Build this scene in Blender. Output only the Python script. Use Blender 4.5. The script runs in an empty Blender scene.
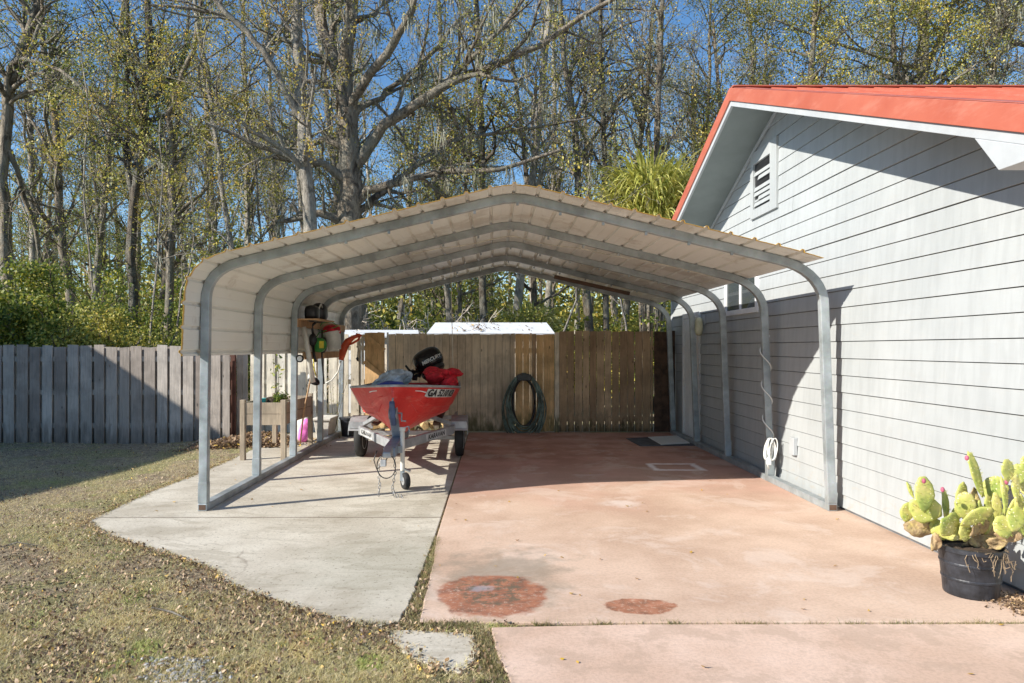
import bpy, bmesh, math, random
import numpy as np
from mathutils import Vector, Matrix, Euler
sc = bpy.context.scene
COL = sc.collection
RN = random.Random(7)
F, CX, CY, H = 700.0, 495.0, 348.0, 1.6
def G(px, py, z=0.0):
    Y = (H - z) * F / (py - CY); return ((px - CX) * Y / F, Y)
def P(px, py, Y): return Vector(((px - CX) * Y / F, Y, H - (py - CY) * Y / F))

# ------------------------------------------------------------------ materials
class NT:
    def __init__(s, name):
        s.m = bpy.data.materials.new(name); s.m.use_nodes = True
        s.t = s.m.node_tree; s.t.nodes.clear()
        s.out = s.n('ShaderNodeOutputMaterial'); s.b = s.n('ShaderNodeBsdfPrincipled')
        s.l(s.b.outputs[0], s.out.inputs[0]); s.tc = s.n('ShaderNodeTexCoord')
    def n(s, t, **k):
        x = s.t.nodes.new(t)
        for a, v in k.items(): setattr(x, a, v)
        return x
    def l(s, a, b): s.t.links.new(a, b)
    def noise(s, scale, detail=5, rough=.6, vec=None, stretch=None, dist=0):
        x = s.n('ShaderNodeTexNoise'); x.inputs['Scale'].default_value = scale
        x.inputs['Detail'].default_value = detail; x.inputs['Roughness'].default_value = rough
        x.inputs['Distortion'].default_value = dist
        v = vec or s.tc.outputs['Object']
        if stretch:
            mp = s.n('ShaderNodeMapping'); mp.inputs['Scale'].default_value = stretch; s.l(v, mp.inputs[0]); v = mp.outputs[0]
        s.l(v, x.inputs['Vector']); m = s.n('ShaderNodeMath', operation='MULTIPLY_ADD', use_clamp=True); s.l(x.outputs['Fac'], m.inputs[0]); m.inputs[1].default_value = 2.1; m.inputs[2].default_value = -.55; return m.outputs[0]
    def ramp(s, fac, stops):
        r = s.n('ShaderNodeValToRGB'); e = r.color_ramp.elements
        while len(e) < len(stops): e.new(.5)
        for i, (p, c) in enumerate(stops):
            e[i].position = p; e[i].color = (c[0], c[1], c[2], 1) if hasattr(c, '__len__') else (c, c, c, 1)
        s.l(fac, r.inputs[0]); return r.outputs[0]
    def mix(s, fac, a, b, mode='MIX'):
        x = s.n('ShaderNodeMix', data_type='RGBA', blend_type=mode)
        for i, v in ((0, fac), (6, a), (7, b)):
            if isinstance(v, (int, float)): x.inputs[i].default_value = v
            elif isinstance(v, tuple): x.inputs[i].default_value = (v[0], v[1], v[2], 1)
            else: s.l(v, x.inputs[i])
        return x.outputs[2]
    def math(s, op, a, b=0.0, c=None):
        x = s.n('ShaderNodeMath', operation=op)
        for i, v in enumerate((a, b) if c is None else (a, b, c)):
            if isinstance(v, (int, float)): x.inputs[i].default_value = v
            else: s.l(v, x.inputs[i])
        return x.outputs[0]
    def maprange(s, v, a, b, c=0., d=1.):
        x = s.n('ShaderNodeMapRange', interpolation_type='SMOOTHSTEP'); s.l(v, x.inputs[0])
        for i, q in enumerate((a, b, c, d)): x.inputs[1 + i].default_value = q
        return x.outputs[0]
    def xyz(s, v=None):
        x = s.n('ShaderNodeSeparateXYZ'); s.l(v or s.geo().outputs['Position'], x.inputs[0]); return x.outputs
    def geo(s):
        if not hasattr(s, '_g'): s._g = s.n('ShaderNodeNewGeometry')
        return s._g
    def color(s, c):
        if isinstance(c, tuple): s.b.inputs['Base Color'].default_value = (c[0], c[1], c[2], 1)
        else: s.l(c, s.b.inputs['Base Color'])
    def rough(s, v):
        if isinstance(v, (int, float)): s.b.inputs['Roughness'].default_value = v
        else: s.l(v, s.b.inputs['Roughness'])
    def metal(s, v): s.b.inputs['Metallic'].default_value = v
    def bump(s, h, strength=.3, dist=.01):
        x = s.n('ShaderNodeBump'); x.inputs['Strength'].default_value = strength; x.inputs['Distance'].default_value = dist
        s.l(h, x.inputs['Height']); s.l(x.outputs[0], s.b.inputs['Normal'])

def plain(name, c, rough=.6, metal=0., var=.25, scale=6., bump=.15, bd=.004):
    t = NT(name); f = t.noise(scale, 6)
    t.color(t.ramp(f, [(.25, tuple(x * (1 - var) for x in c)), (.75, tuple(min(1, x * (1 + var)) for x in c))]))
    t.rough(rough); t.metal(metal)
    if bump: t.bump(t.noise(scale * 6, 4), bump, bd)
    return t.m
M = {}
def wood(name, a, b, c, moss=0., mossz=.35, peel=False, damp=0.):
    t = NT(name); g = t.geo()
    base = t.ramp(g.outputs['Random Per Island'], [(0, a), (.5, b), (1, c)])
    gr = t.noise(3.5, 7, .7, stretch=(9, 9, .7), dist=.6)
    grain = t.ramp(gr, [(.1, .68), (.5, .95), (.9, 1.08)])
    col = t.mix(1., base, grain, 'MULTIPLY')
    blot = t.ramp(t.noise(1.6, 5), [(.35, .72), (.65, 1.1)])
    col = t.mix(.8, col, blot, 'MULTIPLY')
    kn = t.n('ShaderNodeTexVoronoi'); kn.inputs['Scale'].default_value = 4.2
    mp = t.n('ShaderNodeMapping'); mp.inputs['Scale'].default_value = (1.6, 1.6, .7); t.l(t.tc.outputs['Object'], mp.inputs[0]); t.l(mp.outputs[0], kn.inputs['Vector'])
    knot = t.ramp(kn.outputs['Distance'], [(.05, .35), (.11, 1.)])
    col = t.mix(1., col, knot, 'MULTIPLY')
    z = t.xyz()[2]
    if damp:
        m = t.math('ADD', t.maprange(z, -.1, .6, 1., 0.), t.math('MULTIPLY', t.noise(5, 5, stretch=(2.5, 2.5, .35)), .8))
        m = t.maprange(m, .85, 1.55)
        col = t.mix(t.math('MULTIPLY', m, damp), col, (.018, .015, .010))
    if moss:
        m = t.math('ADD', t.maprange(z, .0, mossz * 2.2, 1., 0.), t.math('MULTIPLY', t.noise(4, 6, stretch=(2., 2., .7)), 1.0))
        m = t.maprange(m, .95, 1.6)
        col = t.mix(t.math('MULTIPLY', m, moss), col, (.062, .066, .014))
    if peel:
        m = t.math('MULTIPLY', t.maprange(z, .5, .33), t.maprange(z, .05, .12))
        m = t.math('MULTIPLY', m, t.maprange(t.noise(9, 5, stretch=(2.2, 2.2, .9)), .52, .58))
        col = t.mix(t.math('MULTIPLY', m, .85), col, (.30, .22, .14))
    t.color(col); t.rough(.85); t.bump(gr, .5, .006)
    return t.m
M['grey_wood'] = wood('grey_wood', (.29, .24, .205), (.41, .355, .305), (.52, .465, .41), damp=.5)
M['cream_wood'] = wood('cream_wood', (.66, .58, .45), (.74, .68, .56), (.80, .75, .64), damp=.1)
M['tan_wood'] = wood('tan_wood', (.64, .52, .39), (.74, .63, .48), (.82, .72, .58), moss=.8, damp=.5)
M['orange_wood'] = wood('orange_wood', (.60, .34, .15), (.76, .49, .24), (.82, .54, .27), moss=.7, mossz=.4)
M['brown_wood'] = wood('brown_wood', (.32, .20, .12), (.46, .31, .185), (.58, .41, .26), moss=.4, mossz=.25, peel=True, damp=.9)
M['planter_wood'] = wood('planter_wood', (.34, .27, .19), (.42, .34, .25), (.5, .41, .31))
M['shelf_wood'] = wood('shelf_wood', (.45, .26, .13), (.52, .32, .17), (.55, .36, .2))
M['log_wood'] = plain('log_wood', (.42, .30, .15), .9, var=.5)
M['dark_wood'] = plain('dark_wood', (.10, .06, .04), .9)
# galvanised
t = NT('galvanised_steel')
v = t.n('ShaderNodeTexVoronoi'); v.inputs['Scale'].default_value = 60; t.l(t.tc.outputs['Object'], v.inputs['Vector'])
c = t.mix(.03, t.ramp(t.noise(4, 6), [(.2, (.25, .275, .28)), (.8, (.42, .46, .475))]), v.outputs['Color'], 'OVERLAY')
t.color(c); t.metal(.3); t.rough(t.ramp(t.noise(9, 4), [(.3, .38), (.7, .58)])); M['galv'] = t.m
M['alloy'] = plain('trailer_galvanised', (.40, .41, .42), .42, .35, .2)
# carport roof sheet
t = NT('roof_sheet'); z = t.xyz()
n1 = t.ramp(t.noise(.8, 4), [(.2, (.76, .75, .68)), (.8, (.82, .81, .745))])
edge = t.maprange(t.math('ADD', z[1], t.math('MULTIPLY', t.noise(20, 4), .03)), 6.56, 6.53)
dirt = t.maprange(t.noise(1.3, 7, .7), .56, .75)
n2 = t.mix(t.math('MULTIPLY', dirt, .35), n1, (.36, .28, .19))
t.color(t.mix(edge, n2, (.56, .34, .06))); t.rough(.36); t.metal(.05); M['roof_sheet'] = t.m
# siding
t = NT('siding_paint'); z = t.xyz()
a = t.ramp(t.noise(1.2, 6), [(.2, (.365, .385, .388)), (.8, (.415, .435, .438))])
fl = t.maprange(t.noise(14, 6, .7, stretch=(1, .5, 1)), .62, .70)
low = t.maprange(z[2], .5, 0.)
fl = t.math('MULTIPLY', fl, t.math('ADD', .10, t.math('MULTIPLY', low, .6)))
c = t.mix(fl, a, (.40, .38, .34)); st = t.ramp(t.noise(5, 5, .6, stretch=(1, 3, .35)), [(.3, .93), (.6, 1.)])
c = t.mix(1., c, st, 'MULTIPLY')
t.color(c); t.rough(.62); t.bump(t.noise(18, 5, .6, stretch=(1, .15, 1.5)), .15, .003); M['siding'] = t.m
M['trim'] = plain('white_trim', (.42, .44, .45), .55, var=.07, scale=3)
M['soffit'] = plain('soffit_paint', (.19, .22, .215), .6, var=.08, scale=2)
M['groove'] = plain('gap_shade_core', (.16, .17, .18), .9)  # wall core coloured dark to give the shadow lines between siding boards
t = NT('red_roof_metal')
c = t.ramp(t.noise(2., 6), [(.2, (.40, .10, .062)), (.8, (.47, .135, .085))])
c = t.mix(t.math('MULTIPLY', t.maprange(t.noise(4, 8, .75, stretch=(1, .5, 2)), .45, 1.), .45), c, (.58, .26, .19))
t.color(c); t.rough(.42); M['red_roof'] = t.m
t = NT('window_glass'); t.color((.05, .06, .065)); t.rough(.05); t.b.inputs['Specular IOR Level'].default_value = .8; M['glass'] = t.m
M['white'] = plain('white_paint', (.78, .78, .77), .45, var=.05)
M['black'] = plain('black_plastic', (.018, .018, .02), .38, var=.3)
M['gloss_black'] = plain('motor_paint', (.010, .010, .012), .22, var=.2, bump=0)
M['rubber'] = plain('tyre_rubber', (.022, .022, .022), .8, var=.3)
M['pot'] = plain('nursery_pot', (.022, .024, .03), .42, var=.5, scale=12)
M['chain'] = plain('hitch_chain', (.3, .3, .3), .4, .6)
M['strap'] = plain('winch_strap', (.07, .10, .19), .7)
M['tongue'] = plain('tongue_paint', (.20, .25, .32), .45, .2)
t = NT('boat_red')
z = t.xyz()
c = t.ramp(t.noise(2.5, 6), [(.3, (.58, .030, .026)), (.7, (.70, .055, .045))])
c = t.mix(t.math('MULTIPLY', t.maprange(t.noise(9, 7, .75, stretch=(1, .3, 2)), .60, .75), .3), c, (.75, .25, .2))
t.color(c); t.rough(.36); t.bump(t.noise(3, 3), .12, .01); M['boat_red'] = t.m
M['boat_in'] = plain('boat_green_interior', (.10, .20, .12), .6)
M['tarp'] = plain('tarp', (.42, .50, .60), .6, var=.35, scale=9)
M['blue'] = plain('blue_bag', (.02, .06, .42), .5)
M['red_cloth'] = plain('red_cloth', (.62, .02, .035), .75, var=.35, scale=14, bump=.4)
M['orange'] = plain('orange_plastic', (.62, .09, .03), .45)
M['green'] = plain('green_plastic', (.05, .26, .05), .45)
M['dirtywhite'] = plain('dirty_white_plastic', (.66, .63, .56), .5, var=.15)
M['pink'] = plain('pink_bag', (.85, .18, .55), .5, var=.35, scale=9)
M['hose'] = plain('hose_rubber', (.13, .18, .155), .35, var=.5)
M['cord'] = plain('cord', (.72, .72, .68), .6, var=.1)
M['mat_dark'] = plain('grey_mat', (.10, .10, .11), .9)
M['rope'] = plain('rope', (.5, .46, .38), .9)
M['soil'] = plain('soil', (.075, .05, .032), .95, var=.5, scale=20, bump=.8, bd=.02)
M['shed_roof'] = plain('shed_roof_paint', (.72, .74, .76), .4, var=.06)
M['yellow'] = plain('yellow_plastic', (.75, .6, .05), .5)

def concrete(name, lo, hi, kind):
    t = NT(name); z = t.xyz(); pos = t.geo().outputs['Position']
    c = t.ramp(t.noise(1.1, 8, .62, vec=pos), [(.3, lo), (.7, hi)])
    fine = t.ramp(t.noise(45, 5, .7, vec=pos), [(.3, .86), (.6, 1.04)])
    c = t.mix(.7, c, fine, 'MULTIPLY')
    def blob(cx, cy, rx, ry, w=.35, sc_=5., a=1.15, b=.85):
        dx = t.math('DIVIDE', t.math('SUBTRACT', z[0], cx), rx); dy = t.math('DIVIDE', t.math('SUBTRACT', z[1], cy), ry)
        d = t.math('SQRT', t.math('ADD', t.math('MULTIPLY', dx, dx), t.math('MULTIPLY', dy, dy)))
        d = t.math('ADD', d, t.math('MULTIPLY', t.math('SUBTRACT', t.noise(sc_, 6, .65, vec=pos), .5), w * 2))
        return t.maprange(d, a, b)
    if kind == 'grey':
        wear = t.maprange(t.noise(2.3, 8, .7, vec=pos, stretch=(.7, 1.6, 1), dist=.8), .52, .70)
        c = t.mix(t.math('MULTIPLY', wear, .4), c, (.30, .26, .19))
        big = t.maprange(t.noise(.9, 9, .75, vec=pos, dist=1.), .55, .8); c = t.mix(t.math('MULTIPLY', big, .35), c, (.30, .25, .18))
        gm = blob(-.75, 5.2, .85, 1.0, .35, 3., 1.2, .2)
        c = t.mix(t.math('MULTIPLY', gm, .38), c, (.27, .26, .19))
        sp = t.maprange(t.noise(30, 4, .7, vec=pos), .70, .76)
        c = t.mix(t.math('MULTIPLY', sp, .5), c, (.10, .08, .05))
    if kind == 'pink':
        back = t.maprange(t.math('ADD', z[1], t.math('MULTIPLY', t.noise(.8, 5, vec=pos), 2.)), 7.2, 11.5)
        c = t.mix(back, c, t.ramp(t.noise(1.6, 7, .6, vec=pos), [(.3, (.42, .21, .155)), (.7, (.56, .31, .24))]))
        pale = t.maprange(t.noise(1.5, 8, .7, vec=pos, dist=.5), .5, .75)
        c = t.mix(t.math('MULTIPLY', pale, .35), c, (.72, .60, .52))
        c = t.mix(t.math('MULTIPLY', blob(.05, 4.95, .55, .75, .6, 4., 1.15, .3), .6), c, (.22, .19, .14))
        streak = t.maprange(t.noise(14, 8, .8, vec=pos), .45, .62)
        r1 = blob(-.02, 4.55, .37, .40, .13, 7., 1.05, .88)
        c = t.mix(t.math('MULTIPLY', t.math('MULTIPLY', r1, t.ramp(t.noise(22, 6, .8, vec=pos), [(.25, .35), (.45, 1.)])), .9), c, t.ramp(t.noise(9, 6, vec=pos), [(.1, (.13, .055, .03)), (.5, (.31, .105, .05)), (.9, (.44, .18, .09))]))
        c = t.mix(t.math('MULTIPLY', t.math('MULTIPLY', blob(-.02, 4.60, .27, .30, .3, 6., 1.1, .7), streak), .9), c, (.12, .095, .06))
        c = t.mix(t.math('MULTIPLY', blob(-.10, 4.66, .10, .06, .6, 14., 1.2, .3), .6), c, (.28, .30, .34))
        r2 = blob(.90, 4.34, .225, .14, .16, 7., 1.03, .9)
        c = t.mix(t.math('MULTIPLY', t.math('MULTIPLY', r2, t.ramp(t.noise(26, 6, .8, vec=pos), [(.25, .3), (.45, 1.)])), .9), c, t.ramp(t.noise(12, 6, vec=pos), [(.1, (.15, .06, .03)), (.5, (.31, .115, .055)), (.9, (.44, .18, .10))]))
        # sprayed outline of a rectangle
        ex = t.math('ABSOLUTE', t.math('SUBTRACT', z[0], 2.42)); ey = t.math('ABSOLUTE', t.math('SUBTRACT', z[1], 9.42))
        m = t.math('MAXIMUM', t.math('SUBTRACT', ex, .30), t.math('SUBTRACT', ey, .24))
        m = t.math('ABSOLUTE', m); m = t.maprange(t.math('ADD', m, t.math('MULTIPLY', t.noise(7, 4, vec=pos), .05)), .10, .035)
        c = t.mix(t.math('MULTIPLY', m, 1.), c, (.86, .76, .73))
        c = t.mix(t.math('MULTIPLY', blob(1.3, 7.2, .25, .25, .6, 3., 1.1, .1), .45), c, (.8, .74, .7))
    if kind == 'grey':
        crack = t.n('ShaderNodeTexVoronoi'); crack.feature = 'DISTANCE_TO_EDGE'; crack.inputs['Scale'].default_value = .55
        wv = t.n('ShaderNodeMix', data_type='VECTOR'); nz = t.n('ShaderNodeTexNoise'); nz.inputs['Scale'].default_value = 2.5; t.l(pos, nz.inputs['Vector']); t.l(pos, wv.inputs[4]); t.l(nz.outputs['Color'], wv.inputs[5]); wv.inputs[0].default_value = .25; t.l(wv.outputs[1], crack.inputs['Vector'])
        c = t.mix(t.math('MULTIPLY', t.maprange(crack.outputs['Distance'], .004, .0012), t.math('MULTIPLY', t.maprange(t.noise(.7, 3, vec=pos), .5, .7), .35)), c, (.16, .12, .09))
        gr_ = t.maprange(t.noise(70, 3, .8, vec=pos), .78, .86); c = t.mix(t.math('MULTIPLY', gr_, .45), c, (.16, .11, .08))
    if kind == 'front':
        c = t.mix(t.math('MULTIPLY', t.maprange(t.noise(3.2, 8, .7, vec=pos), .48, .68), .45), c, (.42, .30, .22))
    t.color(c); t.rough(.82); t.bump(t.noise(60, 6, .7, vec=pos), .25, .004)
    return t.m
M['grey_conc'] = concrete('grey_concrete', (.48, .43, .345), (.61, .56, .465), 'grey')
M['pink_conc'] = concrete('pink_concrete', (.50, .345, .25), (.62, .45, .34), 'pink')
M['front_conc'] = concrete('pale_pink_concrete', (.56, .39, .29), (.67, .49, .385), 'front')
t = NT('lawn_soil'); pos = t.geo().outputs['Position']
c = t.ramp(t.noise(14, 7, .75, vec=pos), [(.2, (.15, .11, .07)), (.5, (.32, .25, .16)), (.8, (.48, .38, .25))])
c = t.mix(t.maprange(t.noise(1.1, 5, vec=pos), .45, .62), c, t.ramp(t.noise(25, 5, vec=pos), [(.2, (.16, .16, .06)), (.8, (.40, .35, .17))]))
t.color(c); t.rough(.95); t.bump(t.noise(30, 6, .7, vec=pos), .9, .03); M['lawn'] = t.m
def leafmat(name, stops, transl=.35, patch=None, rough=.55, vary=False):
    t = NT(name); g = t.geo()
    c = t.ramp(g.outputs['Random Per Island'], stops)
    cl = t.ramp(t.noise(1.1 if vary else 3.5, 4), [(.2, (.62, .72, .7)), (.5, (1, 1, 1)), (.8, (1.45, 1.25, .9))]); c = t.mix(1. if vary else .25, c, cl, 'MULTIPLY')
    if patch: c = t.mix(t.maprange(t.noise(patch[0], 4, vec=g.outputs['Position']), patch[1], patch[1] + .14), c, t.ramp(g.outputs['Random Per Island'], patch[2]))
    t.color(c); t.rough(rough)
    tr = t.n('ShaderNodeBsdfTranslucent'); t.l(c, tr.inputs[0])
    mx = t.n('ShaderNodeMixShader'); mx.inputs[0].default_value = transl
    t.l(t.b.outputs[0], mx.inputs[1]); t.l(tr.outputs[0], mx.inputs[2]); t.l(mx.outputs[0], t.out.inputs[0])
    return t.m
M['grass'] = leafmat('grass_blades', [(0, (.74, .63, .36)), (.3, (.64, .56, .27)), (.55, (.47, .44, .17)), (.75, (.50, .36, .20)), (1, (.80, .72, .50))], .2,
                     (2.3, .66, [(0, (.28, .40, .08)), (.5, (.50, .50, .15)), (1, (.70, .62, .32))]))
M['weeds'] = leafmat('joint_weeds', [(0, (.12, .14, .04)), (.4, (.25, .23, .08)), (.7, (.30, .21, .12)), (1, (.50, .42, .24))], .2)
M['litter'] = leafmat('fallen_leaf', [(0, (.07, .042, .025)), (.4, (.19, .115, .065)), (.7, (.38, .25, .14)), (.93, (.60, .44, .29)), (1, (.70, .45, .06))], .15)
M['yleaf'] = leafmat('yellow_leaf', [(0, (.65, .42, .04)), (.6, (.5, .3, .08)), (1, (.35, .2, .1))], .15)
GREEN = [(0, (.05, .09, .015)), (.35, (.13, .19, .03)), (.75, (.28, .32, .05)), (1, (.54, .48, .11))]
OLIVE = [(0, (.11, .13, .02)), (.4, (.31, .32, .06)), (.75, (.50, .46, .10)), (1, (.66, .52, .14))]
YELL = [(0, (.20, .20, .03)), (.4, (.42, .38, .07)), (.75, (.58, .48, .10)), (1, (.68, .42, .10))]
PALE = [(0, (.20, .20, .12)), (.5, (.36, .34, .23)), (1, (.52, .48, .34))]
M['leaf_green'] = leafmat('green_leaves', GREEN, vary=True); M['leaf_olive'] = leafmat('olive_leaves', OLIVE, vary=True)
M['leaf_yellow'] = leafmat('yellow_leaves', YELL, vary=True); M['leaf_pale'] = leafmat('grey_green_leaves', PALE, vary=True)
M['moss'] = leafmat('hanging_moss', [(0, (.17, .17, .12)), (.6, (.27, .27, .20)), (1, (.38, .37, .28))], .2)
M['palm'] = leafmat('arching_leaves', [(0, (.22, .26, .05)), (.5, (.55, .54, .12)), (1, (.78, .72, .28))], .3)
def bark(name, lo, hi):
    t = NT(name); c = t.ramp(t.noise(5, 8, .75, stretch=(1.6, 1.6, .6), dist=.7), [(.25, lo), (.75, hi)])
    c = t.mix(t.math('MULTIPLY', t.maprange(t.noise(1.2, 5), .5, .62), .5), c, (.30, .30, .25))
    t.color(c); t.rough(.9); t.bump(t.noise(7, 7, .75, stretch=(3, 3, .6)), 1., .08); return t.m
M['bark'] = bark('grey_bark', (.10, .078, .056), (.54, .455, .345)); M['bark_far'] = bark('brown_bark', (.09, .07, .052), (.45, .375, .28)); M['twig'] = plain('pale_twigs', (.56, .49, .40), .9)
M['bark_dark'] = bark('dark_bark', (.06, .048, .037), (.28, .23, .175))
M['bark_pale'] = bark('pale_bark', (.18, .155, .125), (.62, .56, .47))
t = NT('cactus_pad')
v = t.n('ShaderNodeTexVoronoi'); v.inputs['Scale'].default_value = 42; t.l(t.tc.outputs['Object'], v.inputs['Vector'])
c = t.ramp(t.noise(9, 5), [(.15, (.26, .33, .07)), (.5, (.46, .47, .12)), (.85, (.60, .53, .19))])
c = t.mix(t.maprange(v.outputs['Distance'], .22, .12), c, (.78, .70, .45)); t.color(c); t.rough(.55); t.bump(v.outputs['Distance'], -.4, .004)
t.b.inputs['Subsurface Weight'].default_value = .0; M['cactus'] = t.m
t = NT('withered_pad'); c = t.ramp(t.noise(14, 6), [(.15, (.20, .12, .06)), (.5, (.42, .30, .16)), (.85, (.58, .45, .16))])
t.color(c); t.rough(.8); t.bump(t.noise(30, 5), .7, .01); M['withered'] = t.m
M['fruit'] = plain('pink_fruit', (.42, .10, .16), .6)
M['gravel'] = leafmat('gravel_stone', [(0, (.16, .16, .16)), (1, (.45, .44, .43))], 0.)

# ------------------------------------------------------------------ mesh helpers
def tagp(o, label=None, cat=None, group=None, kind=None):
    if label: o['label'] = label
    if cat: o['category'] = cat
    if group: o['group'] = group
    if kind: o['kind'] = kind
    return o
def thing(name, loc, label, cat, group=None):
    o = bpy.data.objects.new(name, None); o.empty_display_size = .1; COL.objects.link(o); o.location = loc
    return tagp(o, label, cat, group)
def rootloc(p):
    v = Vector((0, 0, 0))
    while p is not None: v += p.location; p = p.parent
    return v
class MB:
    def __init__(s): s.v = []; s.f = []
    def add(s, vs, fs):
        n = len(s.v); s.v += [tuple(v) for v in vs]; s.f += [tuple(i + n for i in f) for f in fs]; return s
    def box(s, a, b, M4=None):
        x0, y0, z0 = a; x1, y1, z1 = b
        vs = [(x0, y0, z0), (x1, y0, z0), (x1, y1, z0), (x0, y1, z0), (x0, y0, z1), (x1, y0, z1), (x1, y1, z1), (x0, y1, z1)]
        if M4: vs = [M4 @ Vector(v) for v in vs]
        return s.add(vs, [(0, 3, 2, 1), (4, 5, 6, 7), (0, 1, 5, 4), (1, 2, 6, 5), (2, 3, 7, 6), (3, 0, 4, 7)])
    def bar(s, p, q, w, h, up=(0, 0, 1)):
        p = Vector(p); q = Vector(q); d = (q - p); L = d.length; d.normalize(); u = Vector(up)
        sx = d.cross(u)
        if sx.length < 1e-4: sx = d.cross(Vector((1, 0, 0)))
        sx.normalize(); uu = sx.cross(d)
        m = Matrix((( d.x, sx.x, uu.x, p.x), (d.y, sx.y, uu.y, p.y), (d.z, sx.z, uu.z, p.z), (0, 0, 0, 1)))
        return s.box((0, -w / 2, -h / 2), (L, w / 2, h / 2), m)
    def tube(s, pts, r, n=8, caps=True):
        pts = [Vector(p) for p in pts]; rs = r if hasattr(r, '__len__') else [r] * len(pts)
        vs = []; ref = None
        for i, p in enumerate(pts):
            d = (pts[min(i + 1, len(pts) - 1)] - pts[max(i - 1, 0)]).normalized()
            if ref is None: ref = d.cross(Vector((0, 0, 1)) if abs(d.z) < .9 else Vector((1, 0, 0))).normalized()
            a = (ref - d * ref.dot(d)).normalized(); b = d.cross(a); ref = a
            for k in range(n):
                t_ = 2 * math.pi * k / n; vs.append(p + (a * math.cos(t_) + b * math.sin(t_)) * rs[i])
        fs = [(i * n + k, i * n + (k + 1) % n, (i + 1) * n + (k + 1) % n, (i + 1) * n + k) for i in range(len(pts) - 1) for k in range(n)]
        if caps: fs += [tuple(reversed(range(n))), tuple(range((len(pts) - 1) * n, len(pts) * n))]
        return s.add(vs, fs)
    def lathe(s, prof, n=24, M4=None):      # prof: (r,z)
        vs = []
        for r, z in prof:
            for k in range(n):
                a = 2 * math.pi * k / n; v = Vector((r * math.cos(a), r * math.sin(a), z)); vs.append(M4 @ v if M4 else v)
        fs = [(i * n + k, i * n + (k + 1) % n, (i + 1) * n + (k + 1) % n, (i + 1) * n + k) for i in range(len(prof) - 1) for k in range(n)]
        fs += [tuple(reversed(range(n))), tuple(range((len(prof) - 1) * n, len(prof) * n))]
        return s.add(vs, fs)
    def ell(s, c, r, M3=None, nu=14, nv=9, e=1.0, jit=0, rng=None):
        vs = []; c = Vector(c)
        for j in range(nv + 1):
            ph = -math.pi / 2 + math.pi * j / nv
            for i in range(nu):
                th = 2 * math.pi * i / nu
                sg = lambda q: math.copysign(abs(q) ** e, q)
                v = Vector((sg(math.cos(ph)) * sg(math.cos(th)) * r[0], sg(math.cos(ph)) * sg(math.sin(th)) * r[1], sg(math.sin(ph)) * r[2]))
                if jit: v *= 1 + (rng or RN).uniform(-jit, jit)
                vs.append(c + (M3 @ v if M3 else v))
        fs = [(j * nu + i, j * nu + (i + 1) % nu, (j + 1) * nu + (i + 1) % nu, (j + 1) * nu + i) for j in range(nv) for i in range(nu)]
        return s.add(vs, fs)
    def prism(s, poly, z0, z1):
        n = len(poly); vs = [(x, y, z0) for x, y in poly] + [(x, y, z1) for x, y in poly]
        return s.add(vs, [tuple(reversed(range(n))), tuple(range(n, 2 * n))] + [(i, (i + 1) % n, n + (i + 1) % n, n + i) for i in range(n)])
    def build(s, name, mat, parent=None, smooth=False, bevel=0, subd=0, label=None, solid=0):
        off = rootloc(parent); me = bpy.data.meshes.new(name)
        me.from_pydata([(v[0] - off.x, v[1] - off.y, v[2] - off.z) for v in s.v], [], s.f); me.validate(); me.update()
        bm = bmesh.new(); bm.from_mesh(me); bmesh.ops.recalc_face_normals(bm, faces=bm.faces); bm.to_mesh(me); bm.free()
        o = bpy.data.objects.new(name, me); COL.objects.link(o)
        if parent: o.parent = parent
        me.materials.append(mat)
        if smooth: me.polygons.foreach_set('use_smooth', [True] * len(me.polygons))
        if solid: m = o.modifiers.new('s', 'SOLIDIFY'); m.thickness = solid; m.offset = 0
        if bevel: m = o.modifiers.new('b', 'BEVEL'); m.width = bevel; m.segments = 2; m.limit_method = 'ANGLE'
        if subd: m = o.modifiers.new('d', 'SUBSURF'); m.levels = subd; m.render_levels = subd
        if label: o['label'] = label
        return o
def npmesh(name, V, Fq, mat, parent=None, smooth=False):
    """V (n,3), Fq list of int arrays (m,k)"""
    off = np.array(rootloc(parent)); me = bpy.data.meshes.new(name); V = np.asarray(V, dtype=np.float64) - off
    me.vertices.add(len(V)); me.vertices.foreach_set('co', V.astype(np.float32).ravel())
    Fq = [f for f in Fq if len(f)]
    loops = np.concatenate([f.ravel() for f in Fq]); tot = np.concatenate([np.full(len(f), f.shape[1]) for f in Fq])
    st = np.concatenate([[0], np.cumsum(tot)[:-1]])
    me.loops.add(len(loops)); me.loops.foreach_set('vertex_index', loops.astype(np.int32))
    me.polygons.add(len(tot)); me.polygons.foreach_set('loop_start', st.astype(np.int32)); me.polygons.foreach_set('loop_total', tot.astype(np.int32))
    if smooth: me.polygons.foreach_set('use_smooth', np.ones(len(tot), dtype=bool))
    me.update(calc_edges=True); me.materials.append(mat)
    o = bpy.data.objects.new(name, me); COL.objects.link(o)
    if parent: o.parent = parent
    return o
def textmesh(s, size, shear=0, bold=0.):
    cu = bpy.data.curves.new('t', 'FONT'); cu.body = s; cu.size = size; cu.shear = shear; cu.offset = bold; cu.align_x = 'CENTER'; cu.align_y = 'CENTER'
    o = bpy.data.objects.new('t', cu); COL.objects.link(o); me = bpy.data.meshes.new_from_object(o)
    vs = [tuple(v.co) for v in me.vertices]; fs = [tuple(p.vertices) for p in me.polygons]
    bpy.data.objects.remove(o); bpy.data.meshes.remove(me); return vs, fs
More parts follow.
